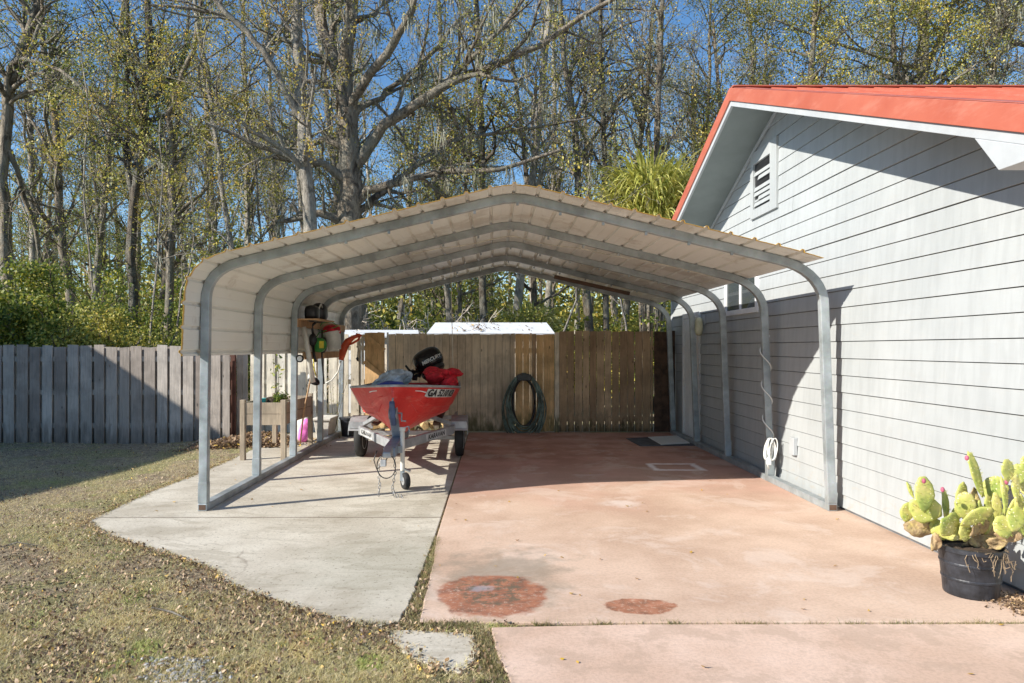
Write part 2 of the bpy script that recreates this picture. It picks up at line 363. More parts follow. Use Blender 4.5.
def pip(x, y, poly):
    x = np.asarray(x); y = np.asarray(y); ins = np.zeros(x.shape, bool); n = len(poly); j = n - 1
    for i in range(n):
        xi, yi = poly[i]; xj, yj = poly[j]
        ins ^= ((yi > y) != (yj > y)) & (x < (xj - xi) * (y - yi) / (yj - yi + 1e-12) + xi); j = i
    return ins

# ------------------------------------------------------------------ camera, world, sun
cam = bpy.data.cameras.new('camera'); co = bpy.data.objects.new('camera', cam); COL.objects.link(co); sc.camera = co
cam.sensor_width = 36; cam.lens = F / 1024 * 36; cam.shift_x = (512 - CX) / 1024; cam.shift_y = (CY - 341.5) / 1024
co.location = (0, 0, H); co.rotation_euler = (math.pi / 2, 0, 0); cam.clip_end = 2000; cam.clip_start = .05
ELEV, AZ = 30.0, 25.5
sd = Vector((math.cos(math.radians(AZ)) * math.cos(math.radians(ELEV)), math.sin(math.radians(AZ)) * math.cos(math.radians(ELEV)), -math.sin(math.radians(ELEV))))
L = bpy.data.lights.new('sun', 'SUN'); L.energy = 4.9; L.angle = math.radians(.53); L.color = (1, .945, .85)
lo = bpy.data.objects.new('sun', L); COL.objects.link(lo); lo.rotation_euler = sd.to_track_quat('-Z', 'Y').to_euler()
w = bpy.data.worlds.new('World'); sc.world = w; w.use_nodes = True; nt = w.node_tree
bg = nt.nodes['Background']; sky = nt.nodes.new('ShaderNodeTexSky'); sky.sky_type = 'NISHITA'; sky.sun_disc = False
sky.sun_elevation = math.radians(ELEV); sky.sun_rotation = math.atan2(-sd.x, -sd.y)
sky.air_density = 1.0; sky.dust_density = .1; sky.ozone_density = 3.0
hsv = nt.nodes.new('ShaderNodeHueSaturation'); hsv.inputs['Saturation'].default_value = 1.16; nt.links.new(sky.outputs[0], hsv.inputs['Color']); nt.links.new(hsv.outputs[0], bg.inputs[0]); bg.inputs[1].default_value = .115
sc.view_settings.view_transform = 'Standard'; sc.view_settings.look = 'None'; sc.view_settings.gamma = 1; sc.view_settings.exposure = 0.68
sc.render.engine = 'CYCLES'; sc.cycles.max_bounces = 5; sc.cycles.diffuse_bounces = 3; sc.cycles.transparent_max_bounces = 4

# ------------------------------------------------------------------ ground, slabs
SEAM = -.5
grey_poly = [G(*p) for p in [(87, 521), (100, 531), (118, 539), (150, 549), (190, 561), (216, 571), (222, 580), (240, 590), (283, 604), (330, 619), (378, 626)]]
grey_poly += [(-.56, 4.08), (-.535, 4.5), (-.525, 5.2), (SEAM - .012, 5.9), (SEAM - .006, 13.28), (-3.85, 13.28), (-3.80, 10.2), (-3.79, 8.8), (-3.84, 7.8)]
small_poly = [G(*p) for p in [(384, 630), (412, 629), (446, 631), (474, 634), (480, 648), (472, 662), (462, 672), (430, 663), (402, 650)]]
pink_poly = [(SEAM + .006, 13.28), (SEAM + .006, 5.9), (-.46, 5.3), (-.45, 4.6), (-.44, 4.10), (.3, 4.085), (3.46, 4.10), (3.46, 13.28)]
front_poly = [(-.02, 4.01), (.8, 4.055), (6, 4.07), (6, -3), (.35, -3), (.12, 2.4), (.08, 3.3), (.0, 3.75)]
def gz(x, y):
    s = np.clip((-x - 3.9) / 2.0, 0, 1) * np.clip((y - 6.5) / 4.0, 0, 1)
    s2 = np.clip((y - 13.4) / 3, 0, 1)
    return -.005 - .012 * np.clip((x + 1.0) / .6, 0, 1) - .11 * np.maximum(s, s2 * .8) + .012 * np.sin(x * 2.1 + y) * np.clip((-x - 4.0), 0, 1)
gx = np.concatenate([[-700, -300, -120, -60, -35], np.arange(-25, 15, .4), [20, 35, 60, 120, 300, 700]])
gy = np.concatenate([[-700, -200, -60, -20], np.arange(-8, 18, .4), [22, 30, 45, 80, 150, 300, 700]])
XX, YY = np.meshgrid(gx, gy, indexing='ij'); ZZ = gz(XX, YY)
V = np.stack([XX.ravel(), YY.ravel(), ZZ.ravel()], 1); ny = len(gy); ii, jj = np.meshgrid(np.arange(len(gx) - 1), np.arange(ny - 1), indexing='ij'); q = (ii * ny + jj).ravel()
tagp(npmesh('ground', V, [np.stack([q, q + ny, q + ny + 1, q + 1], 1)], M['lawn'], smooth=True), kind='structure')
def slab(name, poly, mat, z=0.):
    tagp(MB().prism(poly, -.12, z).build(name, mat, bevel=.006), kind='structure')
def rough_poly(poly, amp, seg, only):
    out = []; n = len(poly)
    for i in range(n):
        a = Vector(poly[i]); b = Vector(poly[(i + 1) % n]); out.append(tuple(a))
        if only(i):
            k = int((b - a).length / seg)
            for j in range(1, k):
                p = a.lerp(b, j / k); out.append((p.x + RN.uniform(-amp, amp), p.y + RN.uniform(-amp, amp)))
    return out
def cut_rows(poly, y0):  # split helper unused for joint; the joint is a thin dark groove mesh
    return poly
slab('concrete_slab', rough_poly(grey_poly, .012, .07, lambda i: i < 13 or i > 15), M['grey_conc'])
slab('concrete_pad', rough_poly(small_poly, .01, .06, lambda i: True), M['grey_conc'], -.004)
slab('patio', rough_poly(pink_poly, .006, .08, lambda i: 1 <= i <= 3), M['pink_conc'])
slab('driveway', rough_poly(front_poly, .008, .08, lambda i: i in (5, 6, 7)), M['front_conc'], .001)
# control joint groove in grey slab: narrow dark sheet 2 mm proud
tagp(MB().box((-3.82, 6.605, -.01), (SEAM - .01, 6.613, .0015)).build('slab_joint', M['soil']), kind='structure')

def blades(n, X, Y, Z, hmin, hmax, wd, lean, rng):
    h = rng.uniform(hmin, hmax, n); a = rng.uniform(0, 2 * np.pi, n); b = rng.uniform(0, 2 * np.pi, n); le = rng.uniform(0, lean, n) * h
    dx = np.cos(a) * wd / 2; dy = np.sin(a) * wd / 2
    V = np.empty((n, 3, 3)); V[:, 0] = np.stack([X - dx, Y - dy, Z], 1); V[:, 1] = np.stack([X + dx, Y + dy, Z], 1)
    V[:, 2] = np.stack([X + np.cos(b) * le, Y + np.sin(b) * le, Z + h], 1)
    return V.reshape(-1, 3), np.arange(3 * n).reshape(n, 3)
rng = np.random.default_rng(3)
def onslab(x, y, m=0.):
    r = np.zeros(np.shape(x), bool)
    for p in (grey_poly, small_poly, pink_poly, front_poly): r |= pip(x, y, p)
    return r
def vnoise(x, y, s, seed=0):
    return (np.sin(x * s * 1.3 + seed) * np.cos(y * s * 1.7 + seed * 2.1) + np.sin(x * s * 2.9 + y * s * 2.3 + seed) * .5 + np.sin(y * s * 5.1 - x * s * 3.7) * .3) / 1.8
def lawnpts(n, ymin=3.0, ymax=13.2):
    u = rng.uniform(0, 1, n); Y = 1 / (1 / ymin - u * (1 / ymin - 1 / ymax)); px = rng.uniform(-120, 560, n); X = (px - CX) * Y / F
    k = ~onslab(X, Y) & (X < .15) & ~((X > -3.7) & (Y > 7)) ; return X[k], Y[k]
X, Y = lawnpts(620000)
band = np.exp(-((Y - (5.6 - .25 * (X + 5))) / .75) ** 2) * (.6 + .6 * vnoise(X, Y, 4.1, 5))
k = rng.uniform(0, 1, len(X)) < np.clip(.65 + .6 * vnoise(X, Y, 2.2, 1) - .85 * band, .05, 1); X, Y = X[k], Y[k]
near = np.clip(Y / 5, .8, 2.0)
V, Fa = blades(len(X), X, Y, gz(X, Y) - .004, .010, .034, .0042, 2.6, rng)
tagp(npmesh('grass', V, [Fa], M['grass']), 'short patchy winter grass with straw coloured blades across the yard', 'grass', kind='stuff')
def leafquads(X, Y, Z, smin, smax, rng, flat=.5, asp=.55):
    n = len(X); s = rng.uniform(smin, smax, n); a = rng.uniform(0, 2 * np.pi, n)
    u = np.stack([np.cos(a), np.sin(a), rng.normal(0, flat, n)], 1); u /= np.linalg.norm(u, axis=1)[:, None]
    w_ = np.stack([-np.sin(a), np.cos(a), rng.normal(0, flat, n)], 1); w_ /= np.linalg.norm(w_, axis=1)[:, None]
    C = np.stack([X, Y, Z], 1); V = np.empty((n, 6, 3))
    s = s[:, None]; cu = np.array([0, 0, 1.]) * s * rng.uniform(-.1, .3, n)[:, None]
    V[:, 0] = C - u * s * .5 + cu; V[:, 1] = C - u * s * .15 - w_ * s * asp * .5 ; V[:, 2] = C + u * s * .2 - w_ * s * asp * .42
    V[:, 3] = C + u * s * .5 + cu; V[:, 4] = C + u * s * .2 + w_ * s * asp * .42; V[:, 5] = C - u * s * .15 + w_ * s * asp * .5
    return V.reshape(-1, 3), np.arange(6 * n).reshape(n, 6)
X, Y = lawnpts(56000)
dens = np.clip(.22 - .5 * vnoise(X, Y, 2.2, 1), .05, 1)
d = np.minimum.reduce([np.hypot(X - a, Y - b) for a, b in rough_poly(grey_poly[:11], 0, .15, lambda i: i < 10) + [(-3.8, 7.2), (-3.8, 8), (-3.8, 8.8), (-3.8, 9.5), (-3.8, 10.3), (-3.8, 11.1), (-3.8, 12)]])
dens = np.maximum(dens, np.clip(1.3 - d / .45, 0, 1)); band = np.exp(-((Y - (5.6 - .25 * (X + 5))) / .75) ** 2) * (.6 + .6 * vnoise(X, Y, 4.1, 5)); dens = np.maximum(dens, np.clip(band, 0, .8))
dens = np.maximum(dens, .9 * ((Y > 10.8) & (X < -3.6)))
k = rng.uniform(0, 1, len(X)) < dens; X, Y = X[k], Y[k]
V, Fa = leafquads(X, Y, gz(X, Y) + rng.uniform(.004, .03, len(X)), .008, .032, rng, .9)
ex, ey = [], []
for (p0, p1) in list(zip(grey_poly[:11], grey_poly[1:11])) + [(small_poly[i], small_poly[(i + 1) % 9]) for i in range(9)] + [((-3.84, 7.8), grey_poly[0]), ((-3.79, 8.8), (-3.84, 7.8)), ((-3.8, 10.2), (-3.79, 8.8))]:
    L_ = math.hypot(p1[0] - p0[0], p1[1] - p0[1]); k_ = int(L_ * (900 if L_ > .0 and (p0 not in small_poly) else 350)); t_ = rng.uniform(0, 1, k_); nx_, ny_ = -(p1[1] - p0[1]) / L_, (p1[0] - p0[0]) / L_; o_ = rng.normal(-.006, .016, k_) * (1 + 1.2 * np.sin(t_ * L_ * 7 + p0[0] * 9) ** 2)
    ex.append(p0[0] + (p1[0] - p0[0]) * t_ + nx_ * o_); ey.append(p0[1] + (p1[1] - p0[1]) * t_ + ny_ * o_)
ex = np.concatenate(ex); ey = np.concatenate(ey); k = rng.uniform(0, 1, len(ex)) < .35
Ve, Fe = leafquads(ex[k], ey[k], rng.uniform(.001, .012, k.sum()), .007, .028, rng, .6)
Vb, Fb = blades(len(ex), ex, ey, np.full(len(ex), -.003), .008, .028, .004, 2.6, rng)
tagp(npmesh('edge_grass', Vb, [Fb], M['grass']), 'matted grass creeping over the slab edges', 'grass', kind='stuff')
V = np.concatenate([V, Ve]); Fa = np.concatenate([Fa, Fe + len(V) - len(Ve)])
# leaf heap between planter and fence
n = 5000; a = rng.normal(-4.1, .45, n); b = rng.uniform(11.2, 12.5, n); V2, F2 = leafquads(a, b, gz(a, b) + rng.uniform(0, .16, n) * np.clip(1 - np.abs(a + 4.2), 0, 1), .03, .08, rng)
tagp(npmesh('leaf_litter', np.concatenate([V, V2]), [np.concatenate([Fa, F2 + len(V)])], M['litter']), 'dry brown fallen leaves strewn over the lawn and slab edges', 'leaves', kind='stuff')
# leaves on concrete
n = 90; a = rng.uniform(-3.6, 3.2, n); b = 3.4 + 9.5 * rng.uniform(0, 1, n) ** 1.6
sp = [G(440, 566), G(545, 556), G(580, 596), G(562, 558), G(485, 662), G(447, 661), G(240, 487), G(432, 631), G(455, 520), G(600, 560)]
a[:len(sp)] = [p[0] for p in sp]; b[:len(sp)] = [p[1] for p in sp]; k = onslab(a, b)
V, Fa = leafquads(a[k], b[k], np.full(k.sum(), .008), .02, .042, rng, .25)
tagp(npmesh('scattered_leaves', V, [Fa], M['yleaf']), 'small yellow leaves scattered on the concrete', 'leaves', kind='stuff')
# weeds in joints
xs = []; ys = []
def strip(x0, y0, x1, y1, n, wdt):
    t_ = rng.uniform(0, 1, n); xs.extend(x0 + (x1 - x0) * t_ + rng.normal(0, wdt, n)); ys.extend(y0 + (y1 - y0) * t_ + rng.normal(0, wdt, n))
strip(-.49, 4.1, -.49, 5.9, 2400, .016); strip(-.50, 4.05, -.1, 4.05, 1500, .03); strip(-.08, 3.95, .02, 3.3, 2600, .025); strip(-.8, 4.06, -.5, 4.06, 500, .012)
strip(-.55, 3.3, -.06, 3.35, 900, .03)
for q in [(.28, .05), (.62, .05), (1.05, .05), (1.5, .08), (2.1, .05), (2.6, .35), (3.1, .35)]: strip(q[0] - q[1], 4.07, q[0] + q[1], 4.07, int(900 * q[1]) + 60, .012)
strip(0, 4.07, 3.4, 4.07, 500, .005)
X = np.array(xs); Y = np.array(ys)
V, Fa = blades(len(X), X, Y, np.full(len(X), -.02), .015, .045, .005, 1.6, rng)
tagp(npmesh('joint_weeds', V, [Fa], M['weeds']), 'low weeds growing in the joints between the concrete slabs', 'weeds', kind='stuff')
# gravel patch
V = []; Fl = []; n0 = 0
mb = MB(); r_ = random.Random(5)
for i in range(300):
    px = r_.gauss(185, 24); py = r_.uniform(658, 690); x, y = G(px, py)
    mb.ell((x, y, -.004 + r_.uniform(0, .012)), (r_.uniform(.006, .016), r_.uniform(.006, .014), r_.uniform(.005, .01)), nu=6, nv=4, jit=.2, rng=r_)
tagp(mb.build('gravel', M['gravel']), 'small patch of grey gravel in the lawn near the camera', 'gravel', kind='stuff')
def stick(p, label):
    pts = [Vector((*G(a, b), .01 + .02 * (i % 2))) for i, (a, b) in enumerate(p)]
    tagp(MB().tube(pts, [.006] * (len(pts) - 1) + [.003], 5).build('stick', M['bark_pale'], smooth=True), label, 'stick', 'fallen sticks on the lawn')
stick([(2, 548), (18, 546), (38, 547)], 'pale fallen stick on the brown grass at the left edge')
stick([(152, 609), (172, 617), (190, 622)], 'bent pale twig on the grass beside the grey slab')

# ------------------------------------------------------------------ carport
Y0, SP, NA = 6.9, 1.53, 5
cp = thing('carport', (0, 10, 0), 'open galvanised tube carport with curved beige sheet metal roof over the concrete', 'carport')
def arc(p0, p1, p2, n=9):
    p0, p1, p2 = Vector(p0), Vector(p1), Vector(p2)
    return [((1 - t) ** 2) * p0 + 2 * t * (1 - t) * p1 + t * t * p2 for t in [i / (n - 1) for i in range(n)]]
bl = arc((-2.845, 2.08), (-2.835, 2.37), (-2.50, 2.45)); br = arc((2.80, 2.465), (3.18, 2.37), (3.235, 2.08))
pk = arc((0, 3.05), (.19, 3.095), (.38, 3.05), 5)
path = [Vector((-2.87, .07))] + bl + pk + br + [Vector((3.31, .07))]
def sweep(path, w_, ya, yb, off=0):
    n = len(path); vs = []
    for i, p in enumerate(path):
        d = (path[min(i + 1, n - 1)] - path[max(i - 1, 0)]).normalized(); nn = Vector((-d.y, d.x))
        for s, y in ((1, ya), (1, yb), (-1, yb), (-1, ya)):
            q = p + nn * (off + s * w_ / 2); vs.append((q.x, y, q.y))
    fs = [(4 * i + k, 4 * i + (k + 1) % 4, 4 * i + 4 + (k + 1) % 4, 4 * i + 4 + k) for i in range(n - 1) for k in range(4)]
    fs += [(3, 2, 1, 0), (4 * n - 4, 4 * n - 3, 4 * n - 2, 4 * n - 1)]
    return vs, fs
for i in range(NA):
    y = Y0 + SP * i
    mb = MB(); mb.add(*sweep(path, .084, y - .036, y + .036)); ob = mb.build('arch_frame', M['galv'], cp, bevel=.006)
    # sleeves where legs meet bow, and base sleeves
    for pa, pb in (((-2.871, .08), (-2.868, .28)), ((3.309, .28), (3.312, .08)), ((-1.55, 2.675), (-1.32, 2.731)), ((1.72, 2.731), (1.95, 2.675))):
        MB().add(*sweep([Vector(pa), Vector(pb)], .090, y - .039, y + .039)).build('sleeve', M['galv'], cp, bevel=.004)
    # screws
    mb = MB()
    for s in range(12):
        xx = -2.3 + s * .42; zz = 3.06 - abs(xx - .19) * .232 - .055
        mb.box((xx - .012, y - .05, zz), (xx + .012, y - .03, zz + .03))
    mb.build('screw', M['galv'], cp)['kind'] = 'stuff'
for x in (-2.87, 3.312):
    MB().box((x - .045, Y0 - .04, .0), (x + .045, Y0 + SP * 4 + .05, .072)).build('base_rail', M['galv'], cp, bevel=.006)
    MB().box((x - .034, Y0 - .043, .012), (x + .034, Y0 - .0405, .062)).build('rail_hollow_shade', M['dark_wood'], cp)  # dark plate on the rail end, painting the shade inside the open tube
# roof sheet with ribs
full = [Vector((-2.872, 1.52))] + bl + pk + br[:2]
# clip at x<=3.02
off = .042
pp = []
for i, p in enumerate(full):
    d = (full[min(i + 1, len(full) - 1)] - full[max(i - 1, 0)]).normalized(); nn = Vector((-d.y, d.x)); pp.append(p + nn * (off + .004))
cl = [0]
for a, b in zip(pp, pp[1:]): cl.append(cl[-1] + (b - a).length)
def at(s):
    for i in range(len(cl) - 1):
        if s <= cl[i + 1] or i == len(cl) - 2:
            t_ = (s - cl[i]) / (cl[i + 1] - cl[i]); p = pp[i].lerp(pp[i + 1], t_); d = (pp[i + 1] - pp[i]).normalized(); return p, Vector((-d.y, d.x))
prof = []; s = .0; Lt = cl[-1] + .16; k = 0
offs = [(0, 0), (.02, 0), (.034, .022), (.052, .022), (.066, 0), (.145, 0), (.148, .0015), (.16, .0015), (.163, 0)]
while s < Lt:
    for a, b in offs:
        if s + a < Lt: p, nn = at(s + a); prof.append(p + nn * b)
    s += .229
ys_ = np.linspace(6.5, 13.32, 9)
vs = [(p.x, y, p.y) for y in ys_ for p in prof]; n = len(prof)
fs = [(j * n + i, j * n + i + 1, (j + 1) * n + i + 1, (j + 1) * n + i) for j in range(len(ys_) - 1) for i in range(n - 1)]
MB().add(vs, fs).build('roof_sheet', M['roof_sheet'], cp, solid=.003)
# batten
MB().bar((.95, 11.2, 2.74), (2.15, 11.2, 2.47), .10, .05).build('batten', M['dark_wood'], cp)
# rope hanging
tagp(MB().tube([(-.63, 10.0, 2.80), (-.62, 10.0, 2.2), (-.60, 10.0, 1.35)], .005, 5).build('rope', M['rope']), 'thin pale rope hanging from the carport roof above the boat', 'rope')
wire = []
for i in range(60):
    a = i / 59; wire.append((-1.0 + 3.6 * a, 8.39 - .05 * math.sin(a * 9), 2.78 + .24 * (1 - abs(a * 3.6 - 1.2) / 1.2) * .9 - .06 + .01 * math.sin(a * 25) - max(0, a * 3.6 - 1.2) * .0))
wire = [(x, y, min(z, 3.02 - abs(x - .19) * .235)) for x, y, z in wire]
tagp(MB().tube(wire, .005, 5).build('wire', M['rope']), 'loose thin wire strung under the second roof bow', 'wire')

# ------------------------------------------------------------------ house
XW, XR = 3.44, 2.85
AY, AZt, SL = 8.42, 4.70, .39
WY0, WY1 = 3.75, 13.55
hs = thing('house', (8, 8.4, 0), 'light grey lap sided house with red metal gable roof beside the carport', 'house')
# core walls
def zr(y): return AZt - SL * abs(y - AY)
gab = [(WY0, -.1), (WY1, -.1), (WY1, zr(WY1) - .16), (AY, zr(AY) - .16), (WY0, zr(WY0) - .16)]
mb = MB(); n = 5
mb.add([(XW + .02, y, z) for y, z in gab] + [(14, y, z) for y, z in gab], [tuple(range(n)), tuple(range(n, 2 * n))] + [(i, (i + 1) % n, n + (i + 1) % n, n + i) for i in range(n)])
mb.build('wall', M['groove'], hs)
MB().box((XW + .022, WY0 - .03, -.1), (14, WY0 - .003, zr(WY0) - .17)).box((XW - .016, WY0 - .03, 0), (XW + .020, WY0 - .004, zr(WY0) - .18)).build('end_wall', M['siding'], hs)
mb = MB(); SH = .168; z = .02; rr = random.Random(9)
# boards: visible line heights matched to photograph
z = 1.583 - SH * 10 + .085
while z < 4.6:
    z1 = z + SH - .007
    zt = max(z1, .02); 
    if z1 > .03:
        zb = max(z, .03)
        def ylim(zz):
            dy = (AZt - .17 - zz) / SL; return max(WY0, AY - dy), min(WY1, AY + dy)
        a0, a1 = ylim(zb); b0, b1 = ylim(z1)
        if b1 > b0 + .02:
            cuts = [0, rr.uniform(.25, .75), 1] if b1 - b0 > 2.5 else [0, 1]
            for ca, cb in zip(cuts, cuts[1:]):
                f0 = lambda t_: a0 + (a1 - a0) * t_; f1 = lambda t_: b0 + (b1 - b0) * t_
                y00, y01 = a0 + (a1 - a0) * ca + .0008, a0 + (a1 - a0) * cb - .0008
                y10, y11 = (b0 if ca == 0 else y00), (b1 if cb == 1 else y01)
                if y11 <= y10: continue
                xo = rr.uniform(-.003, .002)
                mb.add([(XW - .013 + xo, y00, zb), (XW - .013 + xo, y01, zb), (XW - .002 + xo, y11, z1), (XW - .002 + xo, y10, z1),
                        (XW + .018, y00, zb), (XW + .018, y01, zb), (XW + .018, y11, z1), (XW + .018, y10, z1)],
                       [(0, 1, 2, 3), (4, 7, 6, 5), (0, 4, 5, 1), (3, 2, 6, 7), (0, 3, 7, 4), (1, 5, 6, 2)])
    z += SH
mb.build('siding', M['siding'], hs)
MB().box((XW - .016, WY1 - .02, .0), (XW + .02, WY1 + .09, zr(WY1) - .1)).build('corner_board', M['trim'], hs, bevel=.003)
# roof slopes w/ ribs
for sgn in (-1, 1):
    ye = AY + sgn * 5.1
    mb = MB(); tk = .03
    mb.add([(XR, AY, zr(AY) ), (14.5, AY, zr(AY)), (14.5, ye, zr(ye)), (XR, ye, zr(ye)), (XR, AY, zr(AY) - tk), (14.5, AY, zr(AY) - tk), (14.5, ye, zr(ye) - tk), (XR, ye, zr(ye) - tk)],
           [(0, 1, 2, 3), (4, 7, 6, 5), (0, 4, 5, 1), (1, 5, 6, 2), (2, 6, 7, 3), (3, 7, 4, 0)])
    for i in range(38):
        x = XR + .15 + i * .305
        mb.bar((x, AY + sgn * .05, zr(AY) + .008), (x, ye, zr(ye) + .008), .03, .022)
    mb.build('roof', M['red_roof'], hs)
    # rake trim (red) and board, soffit
    def ramp_box(x0, x1, zo0, zo1, name, mat, ya=AY, yb=ye):
        MB().add([(x0, ya, zr(ya) + zo0), (x1, ya, zr(ya) + zo0), (x1, yb, zr(yb) + zo0), (x0, yb, zr(yb) + zo0),
                  (x0, ya, zr(ya) + zo1), (x1, ya, zr(ya) + zo1), (x1, yb, zr(yb) + zo1), (x0, yb, zr(yb) + zo1)],
                 [(0, 1, 2, 3), (4, 7, 6, 5), (0, 4, 5, 1), (1, 5, 6, 2), (2, 6, 7, 3), (3, 7, 4, 0)]).build(name, mat, hs, bevel=.003)
    ramp_box(XR - .03, XR - .004, -.125, .03, 'rake_trim', M['red_roof'])
    ramp_box(XR - .004, XR + .16, .031, .036, 'rake_flashing', M['red_roof'])
    ramp_box(XR - .012, XR + .02, -.19, -.127, 'rake_board', M['trim'])
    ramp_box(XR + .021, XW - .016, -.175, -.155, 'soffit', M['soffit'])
    ramp_box(XW - .045, XW - .015, -.215, -.176, 'frieze_board', M['trim'])
MB().box((XR - .02, AY - .10, AZt + .012), (14.5, AY + .10, AZt + .03)).build('ridge_cap', M['red_roof'], hs, bevel=.005)
# cornice return near eave
ya, yb = 3.64, 4.14
MB().add([(XR - .016, y, z) for y, z in ((yb, zr(yb) - .191), (yb - .20, 2.60), (ya, 2.60), (ya, zr(ya) - .191))] + [(XW + .3, y, z) for y, z in ((yb, zr(yb) - .191), (yb - .20, 2.60), (ya, 2.60), (ya, zr(ya) - .191))],
         [(0, 1, 2, 3), (7, 6, 5, 4), (0, 4, 5, 1), (1, 5, 6, 2), (2, 6, 7, 3), (3, 7, 4, 0)]).build('cornice_return', M['trim'], hs, bevel=.004)
# gable vent
vy0, vy1, vz0, vz1 = 8.47, 9.33, 3.30, 4.17
fr = MB(); xo = XW - .04
for a in ((vy0, vy0 + .2, vz0, vz1), (vy1 - .10, vy1, vz0, vz1), (vy0 + .2, vy1 - .10, vz0, vz0 + .12), (vy0 + .2, vy1 - .10, vz1 - .16, vz1)):
    fr.box((xo, a[0] + .001, a[2]), (XW + .01, a[1] - .001, a[3]))
vent = fr.build('gable_vent', M['siding'], hs, bevel=.004)
MB().box((XW - .014, vy0 + .21, vz0 + .125), (XW - .005, vy1 - .11, vz1 - .165)).build('vent_shade_sheet', M['black'], vent)  # black sheet painting the shade in the openings behind the louvers
mb = MB()
for i in range(7):
    zz = vz0 + .15 + i * .066
    if i in (4,): continue
    y1_ = vy1 - .11 if i not in (1, 5) else vy1 - .25
    mb.add([(XW - .036, vy0 + .21, zz), (XW - .036, y1_, zz), (XW - .018, y1_, zz + .055), (XW - .018, vy0 + .21, zz + .055),
            (XW - .030, vy0 + .21, zz - .004), (XW - .030, y1_, zz - .004), (XW - .016, y1_, zz + .048), (XW - .016, vy0 + .21, zz + .048)],
           [(0, 1, 2, 3), (4, 7, 6, 5), (0, 4, 5, 1), (3, 2, 6, 7), (0, 3, 7, 4), (1, 5, 6, 2)])
mb.build('louver', M['siding'], vent)
# window
wy0, wy1, wz0, wz1 = 9.18, 10.32, 2.14, 2.62
mb = MB(); xo = XW - .035
mb.box((xo, wy0 - .07, wz0 - .07), (XW + .01, wy0, wz1 + .07)); mb.box((xo, wy1, wz0 - .07), (XW + .01, wy1 + .07, wz1 + .07))
mb.box((xo, wy0 + .001, wz1), (XW + .01, wy1 - .001, wz1 + .07)); mb.box((xo, wy0 + .001, wz0 - .07), (XW + .01, wy1 - .001, wz0))
mb.box((xo + .004, (wy0 + wy1) / 2 - .03, wz0 + .001), (XW + .01, (wy0 + wy1) / 2 + .03, wz1 - .001))
win = mb.build('window', M['white'], hs, bevel=.003)
MB().box((XW - .019, wy0 + .001, wz0 + .001), (XW - .016, wy1 - .001, wz1 - .001)).build('pane', M['glass'], win)
# door
dy0, dy1, dz1 = 11.78, 12.62, 2.12
mb = MB(); mb.box((XW - .04, dy0 - .09, .02), (XW + .01, dy0, dz1 + .09)); mb.box((XW - .04, dy1, .02), (XW + .01, dy1 + .09, dz1 + .09)); mb.box((XW - .04, dy0 + .001, dz1), (XW + .01, dy1 - .001, dz1 + .09))
mb.build('door_frame', M['white'], hs, bevel=.003)
door = MB().box((XW - .028, dy0 + .003, .05), (XW + .0, dy1 - .003, dz1 - .003)).build('door', M['white'], hs, bevel=.003)
mb = MB()
for a, b in ((.12, .38), (.46, .72)):
    for c, d in ((.2, .9), (1.0, 1.9)): mb.box((XW - .034, dy0 + a, c), (XW - .0281, dy0 + b, d))
mb.build('door_panel', M['white'], door, bevel=.006)
MB().ell((XW - .075, dy0 + .07, 1.0), (.03, .03, .03)).tube([(XW - .08, dy0 + .07, 1.), (XW - .028, dy0 + .07, 1.)], .012, 8).build('handle', M['galv'], door, smooth=True)
# wall lamp (jar)
lamp = MB().box((XW - .03, 11.38, 1.98), (XW - .014, 11.50, 2.14)).build('wall_lamp', M['trim'], hs, bevel=.004)
MB().ell((XW - .11, 11.44, 1.95), (.065, .065, .15), e=.7).build('lamp_shade', plain('jar_glass', (.50, .48, .33), .25), lamp, smooth=True)
# outlet box on wall
MB().box((XW - .06, 7.93, .38), (XW - .012, 8.05, .58)).build('outlet_box', M['trim'], hs, bevel=.006)

# neighbouring two storey house whose eave shades the left yard
nh = thing('neighbor_house', (-16, 3.5, 0), 'two storey house with shingle roof standing left of the yard', 'house')
e0 = Vector((-13.04 - .07 * 8, 3.28 - 8, 5.0)); e1 = Vector((-12.64 + .07 * 2.6, 8.88 + 2.6, 5.0))
d = (e1 - e0).normalized(); nrm = Vector((-d.y, d.x, 0))
r1, r2 = e0 + nrm * 4 + Vector((0, 0, 1.5)), e1 + nrm * 4 + Vector((0, 0, 1.5)); f0, f1 = e0 + nrm * 8, e1 + nrm * 8
dn = Vector((0, 0, -.12))
MB().add([e0, e1, r2, r1, f0, f1, e0 + dn, e1 + dn, r2 + dn, r1 + dn, f0 + dn, f1 + dn],
         [(0, 1, 2, 3), (3, 2, 5, 4), (6, 9, 8, 7), (9, 10, 11, 8), (0, 6, 7, 1), (4, 5, 11, 10), (0, 3, 9, 6), (3, 4, 10, 9), (1, 7, 8, 2), (2, 8, 11, 5)]).build('roof', plain('shingles', (.10, .10, .10), .9), nh)
w0, w1 = e0 + nrm * .45 + d * .4, e1 + nrm * .45 - d * .4; w2, w3 = f1 - nrm * .45 - d * .4, f0 - nrm * .45 + d * .4
pts = [w0, w1, (w1 + w2) / 2, w2, w3, (w3 + w0) / 2]
mb = MB(); tops = [4.92, 4.92, 6.2, 4.92, 4.92, 6.2]
mb.add([(p.x, p.y, -.2) for p in pts] + [(p.x, p.y, q) for p, q in zip(pts, tops)], [(0, 1, 7, 6), (1, 2, 8, 7), (2, 3, 9, 8), (3, 4, 10, 9), (4, 5, 11, 10), (5, 0, 6, 11)])
mb.build('wall', M['siding'], nh)
